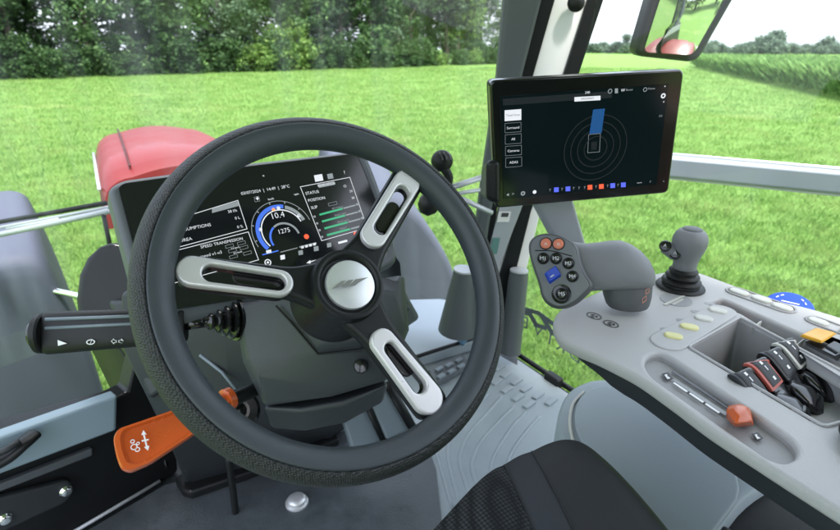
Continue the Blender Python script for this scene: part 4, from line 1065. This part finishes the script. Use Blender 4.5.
def work_lamp():
    t = thing('round_knob_lamp', 'small round black slotted lamp on a stem between wheel rim and monitor', 'lamp', at(448, 185, 1.35))
    c = at(442, 161, 1.35); k = 1.35 / FPX
    ax = V((0, 0, 1))
    pr = [(.004, -.014 - .012)] + [(11 * k * math.cos(R(a)), 11 * k * math.sin(R(a))) for a in range(-70, 91, 12)]
    b = obj('lamp_head', lathe(c, ax, [(max(r, .0004), z) for r, z in pr], 32), M['rubber'], t, smooth=40)
    for dx in (-3, 1, 5):
        obj('slot', tube(smoothpath([at(442 + dx, 152.5, 1.322), at(445 + dx, 157, 1.318), at(446 + dx, 161, 1.318)], 3), .0022, 8), M['gloss'], b, smooth=True)
    obj('stem', tube(smoothpath([at(444, 168, 1.35), at(449, 178, 1.36), at(446, 190, 1.37)], 4), [.012 - .0002 * i for i in range(9)], 12), M['rubber'], t, smooth=True)
    obj('lower_bulb', lathe(at(430, 202, 1.38), RT * .5 + UP, [(.012, -.035), (.026, -.02), (.029, 0), (.022, .02), (.008, .028)], 24), M['rubber'], t, smooth=40)
    for a, b2, w in (((446, 189), (484, 177), .012), ((449, 195), (486, 189), .008), ((458, 197), (492, 213), .011)):
        obj('bracket_arm', tube([at(*a, 1.37), at(*b2, 1.39)], w, 12, flat=(V((0, 0, 1)), .6)), M['alu'], t, smooth=True)
work_lamp()

# ------------------------------------------------------------------ armrest console
CZ = 2.08
CON = Plane((0, 0, CZ), (1, 0, 0), (0, 1, 0))
def console():
    t = thing('armrest_console', 'pale grey armrest console with keys, trays and recesses, right of the seat', 'console', CON.hit(700, 400, -.3))
    out = [(553, 326), (554, 316), (562, 307), (585, 297), (612, 285), (640, 276), (668, 271), (696, 271), (723, 281), (750, 291), (777, 300), (811, 308), (860, 323), (960, 352), (1000, 640), (930, 568), (840, 510.5), (792, 480.5), (752, 455), (711, 429), (675, 402), (638, 376), (600, 357), (577, 348), (561, 340)]
    o = uvs(CON, out)
    tray = [(688, 347), (740, 317.5), (905, 405), (824, 427)]
    slot = rnd(uvs(CON, [(644, 364), (648, 355), (660, 352), (672, 358), (788, 436), (799, 449), (795, 459), (782, 463), (768, 458), (652, 377)]), .02)
    slot2 = [(708, 303), (722, 298), (900, 378), (880, 398), (740, 312), (716, 308)]
    tr = rnd(uvs(CON, tray), .008); s2 = rnd(uvs(CON, slot2), .010)
    body = obj('top_shell', plate(CON, rnd(o, .02), .018, [tr, slot, s2], .006, h=0), M['console'], t, smooth=45)
    # dark skirt under the pale shell, tucked in towards the bottom
    sk = [(555, 330), (556, 318), (585, 300), (640, 280), (696, 275), (750, 295), (811, 312), (960, 356), (1000, 640), (930, 570), (840, 512.5), (792, 482.5), (752, 457), (711, 431), (675, 404), (638, 378), (600, 359), (577, 351), (562, 343)]
    q = rnd(uvs(CON, sk, -.02), .02); c = [sum(p[i] for p in q) / len(q) for i in (0, 1)]
    nose = V(CON.uv(553, 324)).to_2d(); tp = lambda x, y: .22 + .78 * min(1, max(0, ((V((x, y)) - nose).length - .02) / .10))
    rings = [[CON.P(c[0] + (x - c[0]) * s, c[1] + (y - c[1]) * s, -.011 + (h * 1.2 + .014) * tp(x, y)) for x, y in q] for h, s in ((-.016, .985), (-.024, .995), (-.046, .98), (-.054, .955), (-.06, .85))]
    obj('skirt', loft(rings, cap0=False, cap1=False), M['dark'], t, smooth=40)
    def recess(name, loop, dep, m, ins):
        n = len(loop); cx = sum(p[0] for p in loop) / n; cy = sum(p[1] for p in loop) / n
        sc = lambda p, i: (cx + (p[0] - cx) * (1 - i), cy + (p[1] - cy) * (1 - i))
        rr = [[CON.P(*sc(p, -.004), -.005) for p in loop], [CON.P(*sc(p, .01), -.012) for p in loop], [CON.P(*sc(p, ins * .8), -dep * .93) for p in loop], [CON.P(*sc(p, ins * 1.1), -dep) for p in loop]]
        b = loft(rr, cap0=False, cap1=True)
        bmesh.ops.reverse_faces(b, faces=b.faces)
        return obj(name, b, m, t, smooth=40)
    recess('deep_tray', tr, .105, M['tray'], .08)
    recess('slider_recess', slot, .013, M['tray'], .10)
    recess('long_recess', s2, .020, M['tray'], .10)
    obj('lever_deck', slab([CON.hit(*p, -.046) for p in [(752, 423), (800, 386), (832, 380), (900, 415), (846, 437), (812, 440)]], V((0, 0, -.05))), M['tray'], t, bevel=.004)
    # raised lips round the deep tray
    lip = [CON.P(*p, .0005) for p in tr]
    obj('tray_lip', tube(lip + [lip[0]], .0022, 8, cap=False), M['console'], t, smooth=True)
    obj('key_panel', plate(CON, capsule(CON.uv(668, 342), 17 * CON.px(668, 342), CON.uv(722, 311.5), 13 * CON.px(722, 311)), .004, [], .0018, h=.0022), M['console'], t, smooth=45)
    # four pale keys with a raised border line
    for x, y, m in ((673, 337.5, 'cream'), (689, 328.5, 'cream'), (703.5, 320, 'greykey'), (717.5, 312, 'greykey')):
        a, b2 = CON.uv(x - 3.4, y - .6), CON.uv(x + 3.4, y + .6)
        k = obj('key', plate(CON, capsule(a, 5.8 * CON.px(x, y), b2, 5.8 * CON.px(x, y)), .010, [], .003, h=.0055), M[m], t, smooth=40)
        obj('key_mark', plate(CON, capsule(CON.uv(x - 10, y - 8.5), 3.0 * CON.px(x, y), CON.uv(x - 5, y - 8), 3.0 * CON.px(x, y)), .0008, h=.0004), M['print_grey'], t)
    # framed key strips by the window
    def strip(loop_c, keys):
        (x0, y0), (x1, y1), r = loop_c
        u0, u1 = CON.uv(x0, y0), CON.uv(x1, y1); k = CON.px(x0, y0)
        obj('key_surround', plate(CON, capsule(u0, r * k, u1, r * k), .004, [capsule(u0, (r - 2.2) * k, u1, (r - 2.2) * k)], .0012, h=.0025), M['tray'], t, smooth=40)
        for x, y in keys:
            a, b2 = CON.uv(x - 3.5, y - 1.2), CON.uv(x + 3.5, y + 1.2)
            obj('strip_key', plate(CON, capsule(a, 6.0 * k, b2, 6.0 * k), .007, [], .0025, h=.0045), M['greykey'], t, smooth=40)
    strip(((737, 292), (784, 308.5), 10.5), [(739, 293), (761, 300), (782, 308)])
    strip(((817, 321.5), (900, 352), 10.5), [(818, 322.5), (850, 334)])
    # oval badge and two small printed roundels
    u = CON.uv(676, 300); k = CON.px(676, 300)
    bd = obj('oval_badge', plate(CON, circle(u, 15 * k, 40, 15 * k), .002, [], .0006, h=.0012), M['print_grey'], t, smooth=40)
    obj('badge_print', join(pxplate(CON, [(663, 304), (684, 294.5), (687, 295), (666, 305)], .0018), pxplate(CON, [(672, 303.6), (682, 298.6), (684, 299.4), (674, 304.6)], .0019)), M['greykey'], bd)
    for x, y, w in ((594, 316, 8), (611, 324, 8)):
        u = CON.uv(x, y); k = CON.px(x, y)
        b = obj('round_symbol', plate(CON, circle(u, 6.4 * k, 32, 8.2 * k), .001, [circle(u, 5.4 * k, 32, 7.0 * k)], h=.0007), M['print_dark'], t)
        obj('symbol_print', join(*[plate(CON, arc_band(u, r0 * k, r1 * k, a0, a1, 8), .0008, h=.0007) for r0, r1, a0, a1 in ((1.2, 3.6, 20, 110), (1.0, 4.2, 150, 230), (1.2, 3.8, 260, 340))]), M['print_dark'], b)
    # printed scale in the slider recess
    lo = -.0125
    obj('slider_scale', pxplate(CON, [(673, 380.5), (675, 379), (728, 413.5), (725.5, 415.5)], lo + .003, .001), M['print_grey'], t)
    for x, y in ((667, 377), (757, 437)):
        u = CON.uv(x, y, lo); k = CON.px(x, y)
        pts = [(x - 5, y - 3.5), (x + 1, y - 5), (x + 6, y + 1), (x + .5, y + 3.6)]
        s = obj('scale_symbol', pxplate(CON, pts, lo + .0034, .001), M['print_dark'], t)
        obj('symbol_print', pxplate(CON, [(x - 2.4, y - 2.4), (x, y - 3), (x + .4, y - 1), (x + 3.4, y + 1), (x + .6, y + 2), (x - 1, y)], lo + .0042, .0006), M['print_white'], s)
    obj('scale_ticks', join(*[pxplate(CON, [(x, y), (x + 1.4, y - 1), (x + 15, y + 8), (x + 13.6, y + 9.2)], lo + .0042, .0006) for x, y in ((673, 383), (689, 393.4), (705, 404))]), M['print_white'], t)
    obj('slider_slit', pxplate(CON, [(672, 371.5), (673.6, 370.5), (735, 410.5), (733, 412)], lo + .0032, .001), M['gloss'], t)
    # red marks and divider in the long recess
    ld_ = -.0185
    for x, y in ((719.5, 311), (741, 320.5)):
        obj('red_mark', pxplate(CON, [(x - 6, y - 2), (x + 2, y - 4), (x + 7, y - 1), (x - 1, y + 1.5)], ld_ + .004, .002), M['orange2'], t)
    p0, p1 = CON.hit(752, 328, -.004), CON.hit(760, 321, -.004)
    obj('divider', slab([p0, p1, p1 - V((0, 0, .014)), p0 - V((0, 0, .014))], V((.004, -.001, 0))), M['greykey'], t)
    p0, p1 = CON.hit(795, 345, -.004), CON.hit(803, 339, -.004)
    obj('divider', slab([p0, p1, p1 - V((0, 0, .014)), p0 - V((0, 0, .014))], V((.004, -.001, 0))), M['greykey'], t)
    # rear cover piece at the frame's edge
    obj('rear_cover', slab([CON.hit(*p, .004) for p in [(836, 430), (900, 395), (960, 520), (842, 450)]], V((0, 0, .012))), M['dark'], t, bevel=.006)
console()

def slider():
    a = CON.hit(741, 420, -.014)
    t = thing('slider_knob', 'faceted orange slider knob in the recess along the near edge of the console', 'knob', a)
    P = lambda x, y, h: CON.hit(x, y, h)
    lo = [P(*p, -.008) for p in [(726, 419), (735, 427.5), (754, 426), (752, 410), (738, 408), (727, 411)]]
    top = [P(*p, .010) for p in [(726, 410), (735.5, 424), (752.5, 421.5), (749, 407), (738, 404), (728, 405.5)]]
    rid = [P(*p, .016) for p in [(735, 411), (739, 415), (745, 413), (746, 406.5), (741, 404), (735, 407)]]
    obj('knob_body', loft([lo, top, rid]), M['orange'], t, bevel=.0022)
    obj('knob_stem', tube([a, a + V((0, 0, .014))], .005), M['black'], t, smooth=True)
slider()

def yellow_lever():
    t = thing('yellow_switch', 'yellow topped rocker switch in the long recess by the window side of the console', 'switch', CON.hit(822, 345, -.018))
    P = lambda x, y, h: CON.hit(x, y, h)
    obj('switch_cap', loft([[P(*p, .006) for p in [(799, 337), (816, 328.5), (838, 334), (822, 344)]], [P(*p, .012) for p in [(802, 334), (816, 327.5), (834, 332), (821, 340.5)]]]), M['yellow'], t, bevel=.002)
    obj('switch_base', loft([[P(*p, -.018) for p in [(806, 346), (826, 337), (862, 351), (838, 362)]], [P(*p, .0) for p in [(804, 341), (822, 333), (856, 346), (834, 356)]]]), M['gloss'], t, bevel=.002)
    obj('switch_insert', slab([P(*p, .003) for p in [(826, 345), (834, 340.5), (848, 347), (838, 352)]], V((0, 0, -.004))), M['mid'], t, bevel=.0015)
yellow_lever()

def finger_levers():
    grp = 'finger tip levers in the deep tray'
    labs = ['lowest of the four black finger levers, half hidden by the near tray wall', 'black finger lever with a rust red frame round its label', 'all black finger lever between the red framed and the grey framed ones', 'black finger lever with a pale grey frame round its label']
    ms = [M['dark'], M['redlev'], M['black'], M['greykey']]
    step = on_z(768.5, 360, CZ - .02) - on_z(781.5, 350.5, CZ - .02)
    W_ = step.length * .40
    wv = step.normalized()
    pts = [on_z(828, 395, CZ - .046), on_z(822, 390, CZ - .037), on_z(813, 381, CZ - .030), on_z(806, 372, CZ - .026), on_z(798, 361, CZ - .014), on_z(789, 350, CZ - .002), on_z(784, 345.5, CZ + .001), on_z(780, 345.5, CZ - .006)]
    pts = smoothpath(pts, 5)
    def prof(i):
        t = i / 35.
        if t < .30: return .98, .0105
        if t < .42: k = (t - .30) / .12; return .98 - .26 * k, .0105 - .0045 * k
        if t < .52: k = (t - .42) / .10; return .72 + .28 * k, .0060
        return (1.0 if t < .93 else 1.0 - (t - .93) * 3.5), (.0062 if t < .90 else .0062 - (t - .9) * .02)
    def sections(i0, i1, wk, dh, tk=1.):
        rings = []
        for i in range(i0, i1):
            tg = (pts[min(i + 1, len(pts) - 1)] - pts[max(i - 1, 0)]).normalized(); a = (wv - tg * wv.dot(tg)).normalized(); b = a.cross(tg)
            if b.z < 0: b = -b
            if i > 31: b = bl
            bl = b; w_, h_ = prof(i)
            r = []
            for j in range(16):
                q = 2 * math.pi * j / 16; f = lambda v: math.copysign(abs(v) ** .45, v)
                r.append(pts[i] + a * W_ * w_ * wk * f(math.cos(q)) + b * (h_ * tk * f(math.sin(q)) + dh))
            rings.append(r)
        return rings
    th = [prof(i)[1] for i in range(len(pts))]
    N = len(pts)
    for k in range(4):
        sh = step * (3 - k) * 1.0
        t = thing('finger_lever', labs[k], 'lever', pts[0] + sh, grp)
        def put(name, rings, m, par=t, **kw): return obj(name, loft([[p + sh for p in r] for r in rings]), m, par, **kw)
        put('lever_body', sections(0, N, 1.0, 0), M['gloss'], smooth=50)
        fr = put('label_frame', sections(18, 31, 1.02, .0035, .56), ms[k], smooth=50)
        put('label_plate', sections(19, 30, .78, .0050, .52), M['black'], par=fr, smooth=50)
        bits = []
        for i, s in ((21, .3), (25, .5), (28, .3)):
            tg = (pts[i + 1] - pts[i - 1]).normalized(); b = wv.cross(tg); b = b if b.z > 0 else -b
            c = pts[i] + b * (.0050 + .0062 * .52) + sh
            bits.append(box(c, tg * (.0035 if i == 25 else .0026), wv * (.0009 if i == 25 else .0024), b * .0006))
        obj('lever_print', join(*bits), M['print_white'], fr)
finger_levers()

def joystick():
    c = CON.hit(680, 287)
    t = thing('joystick', 'grey joystick with two black buttons on a ribbed black boot on the console', 'joystick', c)
    k = depth(c) / FPX; ax = V((.02, 0, 1))
    obj('boot', lathe(c, ax, [(22.5 * k, 0), (23 * k, .002), (22 * k, .005), (17.5 * k, .006), (17 * k, .010), (18.5 * k, .0125), (18 * k, .0155), (14.5 * k, .018), (14.5 * k, .021), (16 * k, .0235), (15.3 * k, .0265), (12.5 * k, .029), (12.3 * k, .032), (13.6 * k, .034), (13 * k, .0365), (10.5 * k, .039), (9 * k, .041)], 40), M['rubber'], t, smooth=55)
    prof = [(10.2, .036), (10.8, .042), (10.7, .050), (11.2, .060), (13.0, .072), (14.9, .084), (15.7, .094), (15.5, .103), (13.8, .112), (11.2, .118), (9.2, .1205)]
    h = obj('handle', lathe(c, ax, [(r * k * 1.02, .036 + (z - .036) * .93) for r, z in prof], 40), M['handle'], t, smooth=True)
    obj('top_cap', lathe(c, ax, [(9.2 * k, .1125), (9.0 * k, .1155), (8 * k, .117), (4 * k, .1183), (.2 * k, .1185)], 32), M['handle_low'], h, smooth=40)
    # button pod facing the driver
    tc = (CP - c); tc.z = 0; tc.normalize(); sdv = V((-tc.y, tc.x, 0))
    if sdv.dot(RT) < 0: sdv = -sdv
    q0, q1 = at(665.5, 246.5, depth(c) - .028), at(675.5, 254, depth(c) - .03)
    n = (CP - q0).normalized() * .8 + V((-.2, 0, .25)); n.normalize()
    pod = obj('button_pod', tube([q0 - n * .006, q0 - n * .001, q1 - n * .001, q1 - n * .006] if False else [q0 + (q0 - q1) * .25 - n * .006, q0 - n * .003, q1 - n * .003, q1 + (q1 - q0) * .25 - n * .006], [.0075, .0125, .0125, .0085], 18, flat=(n, .8)), M['handle'], t, smooth=True)
    for q in (q0, q1):
        b = obj('button', lathe(q, n, [(.0105, .0), (.0105, .006), (.0085, .0085), (.0078, .0078), (.0005, .0085)], 26), M['gloss'], pod, smooth=35)
        pl = Plane(q + n * .0092, RT, UP) if False else Plane(q, n.cross(V((0, 0, 1))) * -1, n.cross(n.cross(V((0, 0, 1)))) * -1)
        if pl.n.dot(n) < 0: pl = Plane(pl.o, -pl.u, pl.v)
        obj('button_print', text_uv(pl, 'A', 0, 0, .0085, .0092, 'CENTER', .0006), M['print_white'], b)
joystick()

def grip():
    c = CON.hit(627, 311)
    d0 = depth(c)
    t = thing('multifunction_grip', 'grey palm grip with a keypad of orange, black and blue buttons on the console', 'control grip', c)
    sec = [(566, 240, 294, .0, .016), (576, 243.5, 291, .0, .024), (588, 245, 289, .004, .030), (601, 244.2, 287.5, .006, .035), (613, 242.6, 287, .008, .038), (624, 242.6, 286.5, .009, .040), (634, 246.5, 286, .009, .039), (641, 251.5, 285.6, .009, .036), (646.5, 257.5, 285, .009, .031), (650.5, 265, 284, .009, .022), (651.8, 271, 281, .009, .010)]
    rings = []
    for x, y0, y1, dd, w in sec:
        cc = at(x, (y0 + y1) / 2, d0 - .022 + dd); hh = (y1 - y0) / 2 * d0 / FPX
        r = []
        for j in range(28):
            a = 2 * math.pi * j / 28; f = lambda v, e: math.copysign(abs(v) ** e, v)
            r.append(cc + UP * hh * f(math.sin(a), .8) + (FW * .9 + UP * .35) * w * f(math.cos(a), .8))
        rings.append(r)
    obj('palm_rest', loft(rings), M['handle'], t, smooth=True)
    # pedestal down to the console
    rr = []
    for s, x0, x1, y in ((0, 603, 651, 274), (.3, 602, 652, 284), (.7, 603.5, 651, 295), (.93, 606, 649, 303), (1, 608, 647.5, 305.5)):
        a, b = at(x0, y, d0 - .004), at(x1, y, d0 - .004); m = (a + b) / 2; hw = (b - a) / 2
        nn = V((-hw.y, hw.x, 0)).normalized()
        rr.append([m + hw * math.cos(2 * math.pi * j / 32) + nn * hw.length * .72 * math.sin(2 * math.pi * j / 32) for j in range(32)])
    p = obj('grip_pedestal', loft(rr), M['handle_low'], t, smooth=50)
    # keypad head
    n = (CP - at(556, 272, d0)).normalized() * .86 + V((-.22, .05, .16)); n.normalize()
    o = at(556, 272, d0 - .055); HP = Plane(o, RT - n * RT.dot(n), n.cross(RT - n * RT.dot(n)))
    out = [(526.5, 246), (531, 236.5), (542, 232), (556, 233.5), (567, 238), (577, 244.5), (579, 258), (585, 274), (594, 285), (587, 294), (575, 304.5), (562, 309.5), (550, 307.5), (541, 299), (538, 284), (531, 265)]
    q = chaikin(uvs(HP, out), 2)
    cx = sum(p[0] for p in q) / len(q); cy = sum(p[1] for p in q) / len(q)
    rings = [[HP.P(cx + (x - cx) * s, cy + (y - cy) * s, h) for x, y in q] for h, s in ((-.042, .80), (-.034, .93), (-.022, .99), (-.010, 1.0), (-.003, .975), (.0, .93))]
    hd = obj('keypad_head', loft(rings), M['handle_low'], t, smooth=55)
    face = chaikin(uvs(HP, [(530, 248), (534, 238.5), (543, 234.8), (556, 236), (566, 240), (575, 246), (577, 259), (583, 275), (590.5, 285.5), (584, 292), (573.5, 302), (562, 306.6), (552, 304.8), (543.5, 297), (541, 283), (534, 264.5)]), 2)
    fc = obj('keypad_face', plate(HP, face, .004, [], .0012, h=.0012), M['handle'], t, smooth=45)
    obj('face_groove', tube(smoothpath([HP.hit(535, 250.6, .0012), HP.hit(552, 251, .0012), HP.hit(572, 256, .0012)], 5), .0009, 6), M['black'], fc)
    def button(x, y, r, m, lab=None, ring=True, col='print_white'):
        u = HP.uv(x, y, .002); k = HP.px(x, y); cc = HP.P(*u, .001)
        if ring: obj('button_surround', lathe(cc, HP.n, [(r * 1.22 * k, 0), (r * 1.2 * k, .0012), (r * 1.02 * k, .0012), (r * 1.0 * k, 0)], 28), M['black'], fc, smooth=35)
        b = obj('button', lathe(cc, HP.n, [(r * k, 0), (r * k, .002), (r * .85 * k, .0034), (r * .4 * k, .0038), (.0003, .0039)], 28), M[m], fc, smooth=50)
        if lab: obj('button_print', text_uv(HP, lab, *HP.uv(x, y, .005), r * 1.05 * k, .0054, 'CENTER', .0008), M[col], b)
    button(545.8, 243.6, 5.2, 'orange2', '▪' if False else 'n', col='print_white'); button(558.4, 244, 5.2, 'orange2', 'n', col='print_white')
    for x, y, s in ((543.2, 258.4, 'M1'), (556, 258.4, 'M2'), (568.4, 263.4, 'M3'), (572.4, 276.4, 'M4')): button(x, y, 5.0, 'gloss', s)
    u = HP.uv(561.5, 294); k = HP.px(561, 294); cc = HP.P(*u, .0012)
    obj('button_well', lathe(cc, HP.n, [(9.8 * k, 0), (9.4 * k, .0012), (8.6 * k, .0006), (6 * k, .0004), (.0005, .0004)], 32), M['gloss'], fc, smooth=35)
    button(561.8, 294, 5.2, 'gloss', 'M5')
    # blue rocker
    q = [(544, 274.4), (555.4, 266.4), (561.6, 276.4), (549.6, 284.8)]
    rk = loft([[HP.hit(*p, .0005) for p in q], [HP.hit(*p, .0075) for p in [(545, 272.6), (555.6, 265.4), (560.6, 274), (549.6, 281.6)]]])
    rb = obj('rocker', rk, M['blue'], fc, bevel=.0016)
    obj('rocker_print', tube([HP.hit(550.5, 277, .0078), HP.hit(554, 274.8, .0078)], .0009, 6), M['print_white'], rb)
    # orange outline symbol on the pedestal
    g = at(645, 296, d0 - .022); gp = Plane(g, RT + FW * .75, UP)
    if gp.n.dot(CP - g) < 0: gp = Plane(g, -gp.u, gp.v)
    sy = [pxframe(gp, [(642.6, 298.6), (646.5, 295.6), (646.5, 300.4), (642.6, 303.2)], .0006, .006), pxframe(gp, [(645.4, 290.4), (649, 287.4), (649.4, 292), (646, 294.4)], .0006, .006)]
    obj('pedestal_symbol', join(*sy), M['orange2'], p)
grip()

def blue_cap():
    c = at(788, 310, 1.12); k = 1.0 / FPX; ax = (CP - c).normalized() * .45 + V((0, 0, 1))
    t = thing('blue_filler_cap', 'round blue filler cap with white lettering beyond the console\'s window edge', 'cap', c)
    b = obj('cap_body', lathe(c, ax, [(24 * k, -.03), (24.5 * k, 0), (23.5 * k, .010), (21.5 * k, .014), (19 * k, .0145), (8 * k, .016), (.3 * k, .016)], 40), M['capblue'], t, smooth=40)
    a = ax.normalized(); u = a.cross(V((0, 0, 1))).normalized(); pl = Plane(c + a * .0166, u, a.cross(u))
    bits = [plate(pl, arc_band((0, 0), 15 * k, 15.8 * k, a0, a0 + 12, 6), .0006, h=.0006) for a0 in (200, 222, 300, 322)] + [plate(pl, capsule((-8 * k, y * k), .5 * k, (8 * k, y * k), .5 * k, 6), .0006, h=.0006) for y in (-3, 3)]
    obj('cap_print', join(*bits), M['print_white'], b)
    obj('neck', lathe(c - a * .09, a, [(17 * k, 0), (17 * k, .07)], 28), M['black'], t, smooth=40)
blue_cap()

# ------------------------------------------------------------------ side box and seat
def side_box():
    z = 1.86
    t = thing('side_box', 'smooth grey blue moulded storage box between the seat and the armrest console', 'storage box', on_z(640, 440, FLOOR))
    pl = Plane((0, 0, z), (1, 0, 0), (0, 1, 0))
    out = [(556, 432), (557, 410), (563, 394), (575, 383), (596, 376), (640, 380), (720, 420), (800, 470), (752, 494), (722, 532), (700, 570), (620, 560), (580, 470)]
    q = chaikin(uvs(pl, out), 2); cx = sum(p[0] for p in q) / len(q); cy = sum(p[1] for p in q) / len(q)
    rr = [[pl.P(cx + (x - cx) * s, cy + (y - cy) * s, h) for x, y in q] for h, s in ((-.26, 1.0), (-.05, 1.0), (-.018, .99), (-.005, .972), (0, .945), (.001, .9))]
    b = obj('box_shell', loft(rr), M['boxgrey'], t, smooth=40)
    # raised lid panel with its own soft edge
    lid = [(577, 440), (573, 420), (577, 402), (588, 391), (604, 388), (640, 392), (700, 424), (748, 488), (716, 532), (690, 560), (640, 540), (606, 480)]
    obj('box_lid', plate(pl, chaikin(uvs(pl, lid), 2), .010, [], .0045, h=.007), M['boxgrey'], t, smooth=40)
    k = [on_z(x, y, z + .004) for x, y in [(574, 446), (570, 424), (573, 404), (584, 392)]]
    obj('lid_highlight', tube(smoothpath(k, 5), .003, 8), M['greykey'], t, smooth=True)  # pale strip paints the highlight along the lip's inner edge
    d = thing('rear_storage_tray', 'black tray behind the grey blue storage box, at the bottom right corner', 'tray', on_z(780, 520, 1.7))
    obj('tray_body', slab([on_z(*p, 1.84) for p in [(746, 480), (800, 492), (900, 548), (980, 700), (690, 640), (716, 534)]], V((0, 0, -.12))), M['black'], d, bevel=.012)
    obj('tray_edge', slab([on_z(*p, 1.855) for p in [(640, 494), (736, 527), (715, 560), (640, 540)]], V((0, 0, -.1))), M['rubber'], d, bevel=.01)
side_box()

def seat():
    t = thing('driver_seat', 'black seat cushion with a mesh fabric centre at the bottom of the view', 'seat', on_z(540, 560, FLOOR))
    F_ = [(392, 570, .60), (430, 531, .635), (464, 493, .675), (484, 473, .70), (497, 463.5, .715), (512, 454.5, .727), (528, 447.5, .738), (545, 443, .746), (561, 441.5, .748), (576, 444, .742), (590, 451, .73), (606, 463.5, .71), (625, 481, .683), (648, 505, .65), (676, 537, .612), (700, 566, .58)]
    F3 = [at(*p) for p in F_]
    back = V((-.13, -.36, .0))
    mid = V((0.47, .30, 2.02))
    rows = []
    def row(fn): rows.append([fn(p, i) for i, p in enumerate(F3)])
    cen = sum(F3, V()) / len(F3)
    def outw(p): v = (p - cen); v.z = 0; return v.normalized() if v.length else v
    row(lambda p, i: p + V((0, 0, -.16)) - outw(p) * .03)
    row(lambda p, i: p + V((0, 0, -.08)) - outw(p) * .004)
    row(lambda p, i: p + V((0, 0, -.035)) + outw(p) * .002)
    row(lambda p, i: p + V((0, 0, -.012)))
    row(lambda p, i: p - outw(p) * .010 + V((0, 0, .0015)))
    for s, dz in ((.10, .004), (.22, .004), (.45, -.002), (.75, -.012), (1.1, -.02)):
        row(lambda p, i, s=s, dz=dz: p - outw(p) * .010 + back * s + V((0, 0, dz)))
    def grid(i0, i1, m, name, bulge):
        bm = bmesh.new(); n = i1 - i0
        # subdivide across for a soft crown
        g = []
        for r in rows:
            line = smoothpath(r[max(0, i0):i1 + 1], 3)
            L_ = len(line); g.append([bm.verts.new(p + V((0, 0, bulge * math.sin(math.pi * j / (L_ - 1))))) for j, p in enumerate(line)])
        for a, b in zip(g, g[1:]):
            for j in range(len(a) - 1): bm.faces.new((a[j], a[j + 1], b[j + 1], b[j]))
        bmesh.ops.recalc_face_normals(bm, faces=bm.faces)
        return obj(name, bm, m, t, smooth=True)
    grid(0, 4, M['seatmesh'], 'mesh_centre', .006); grid(4, 6, M['seatgrey'], 'grey_band', .002); grid(6, 15, M['seatdark'], 'bolster', .014)
    # backrest, behind the viewpoint
    bx = [[V((.38 + x * w, -.30 - l, z)) for x, l in ((-.26, -.03), (-.2, .0), (.2, .0), (.26, -.03), (.26, .10), (-.26, .10))] for z, w, in ((2.0, .9), (2.1, 1), (2.5, 1), (2.75, .85), (2.95, .6), (3.0, .5))]
    obj('backrest', loft(bx), M['seatgrey'], t, bevel=.03)
    for i in (4, 6):
        obj('seam', tube(smoothpath([r[i] + V((0, 0, .0004)) for r in rows[4:]], 4), .0011, 8), M['seatdark'], t, smooth=True)
    # piping along the outer side of the bolster
    obj('piping', tube(smoothpath([at(626, 496, .69), at(650, 519, .655), at(672, 542, .62)], 4), .003, 8), M['seatgrey'], t, smooth=True)
seat()



# ------------------------------------------------------------------ light, sky, camera
SUN_EL, SUN_AZ = 58, 176        # degrees; azimuth clockwise from +Y
w = bpy.data.worlds.new('World'); S.world = w; w.use_nodes = True
nt = w.node_tree; bg = nt.nodes['Background']
sky = nt.nodes.new('ShaderNodeTexSky'); sky.sky_type = 'NISHITA'; sky.sun_disc = False
sky.sun_elevation = R(SUN_EL); sky.sun_rotation = R(SUN_AZ); sky.air_density = 1.2; sky.dust_density = 4.5; sky.ozone_density = 1.0
# thin bright overcast: the blue is veiled by white cloud
mx = nt.nodes.new('ShaderNodeMix'); mx.data_type = 'RGBA'; mx.inputs[0].default_value = .45; mx.inputs[7].default_value = (9.2, 9.9, 11.2, 1)
nt.links.new(sky.outputs[0], mx.inputs[6]); nt.links.new(mx.outputs[2], bg.inputs['Color']); bg.inputs['Strength'].default_value = .10
sl = bpy.data.lights.new('sun', 'SUN'); sl.energy = 2.7; sl.angle = R(9); sl.color = (1, .96, .9)
so = bpy.data.objects.new('sun', sl); COL.objects.link(so); so.location = (0, 0, 30)
dirv = V((math.sin(R(SUN_AZ)) * math.cos(R(SUN_EL)), math.cos(R(SUN_AZ)) * math.cos(R(SUN_EL)), math.sin(R(SUN_EL))))
so.rotation_euler = dirv.to_track_quat('Z', 'Y').to_euler()
cd = bpy.data.cameras.new('camera'); cam = bpy.data.objects.new('camera', cd); COL.objects.link(cam)
cam.matrix_world = Matrix(((RT.x, UP.x, -FW.x, CP.x), (RT.y, UP.y, -FW.y, CP.y), (RT.z, UP.z, -FW.z, CP.z), (0, 0, 0, 1)))
cd.sensor_width = 36; cd.lens = 36 * FPX / 840; cd.clip_start = .02; cd.clip_end = 3000
cd.dof.use_dof = True; cd.dof.focus_distance = .72; cd.dof.aperture_fstop = 7
S.camera = cam
S.render.resolution_x, S.render.resolution_y = 1024, 646
S.view_settings.view_transform = 'Standard'; S.view_settings.look = 'None'; S.view_settings.exposure = 2.05; S.view_settings.gamma = 1
S.render.engine = 'CYCLES'
S.cycles.max_bounces = 8; S.cycles.transparent_max_bounces = 16
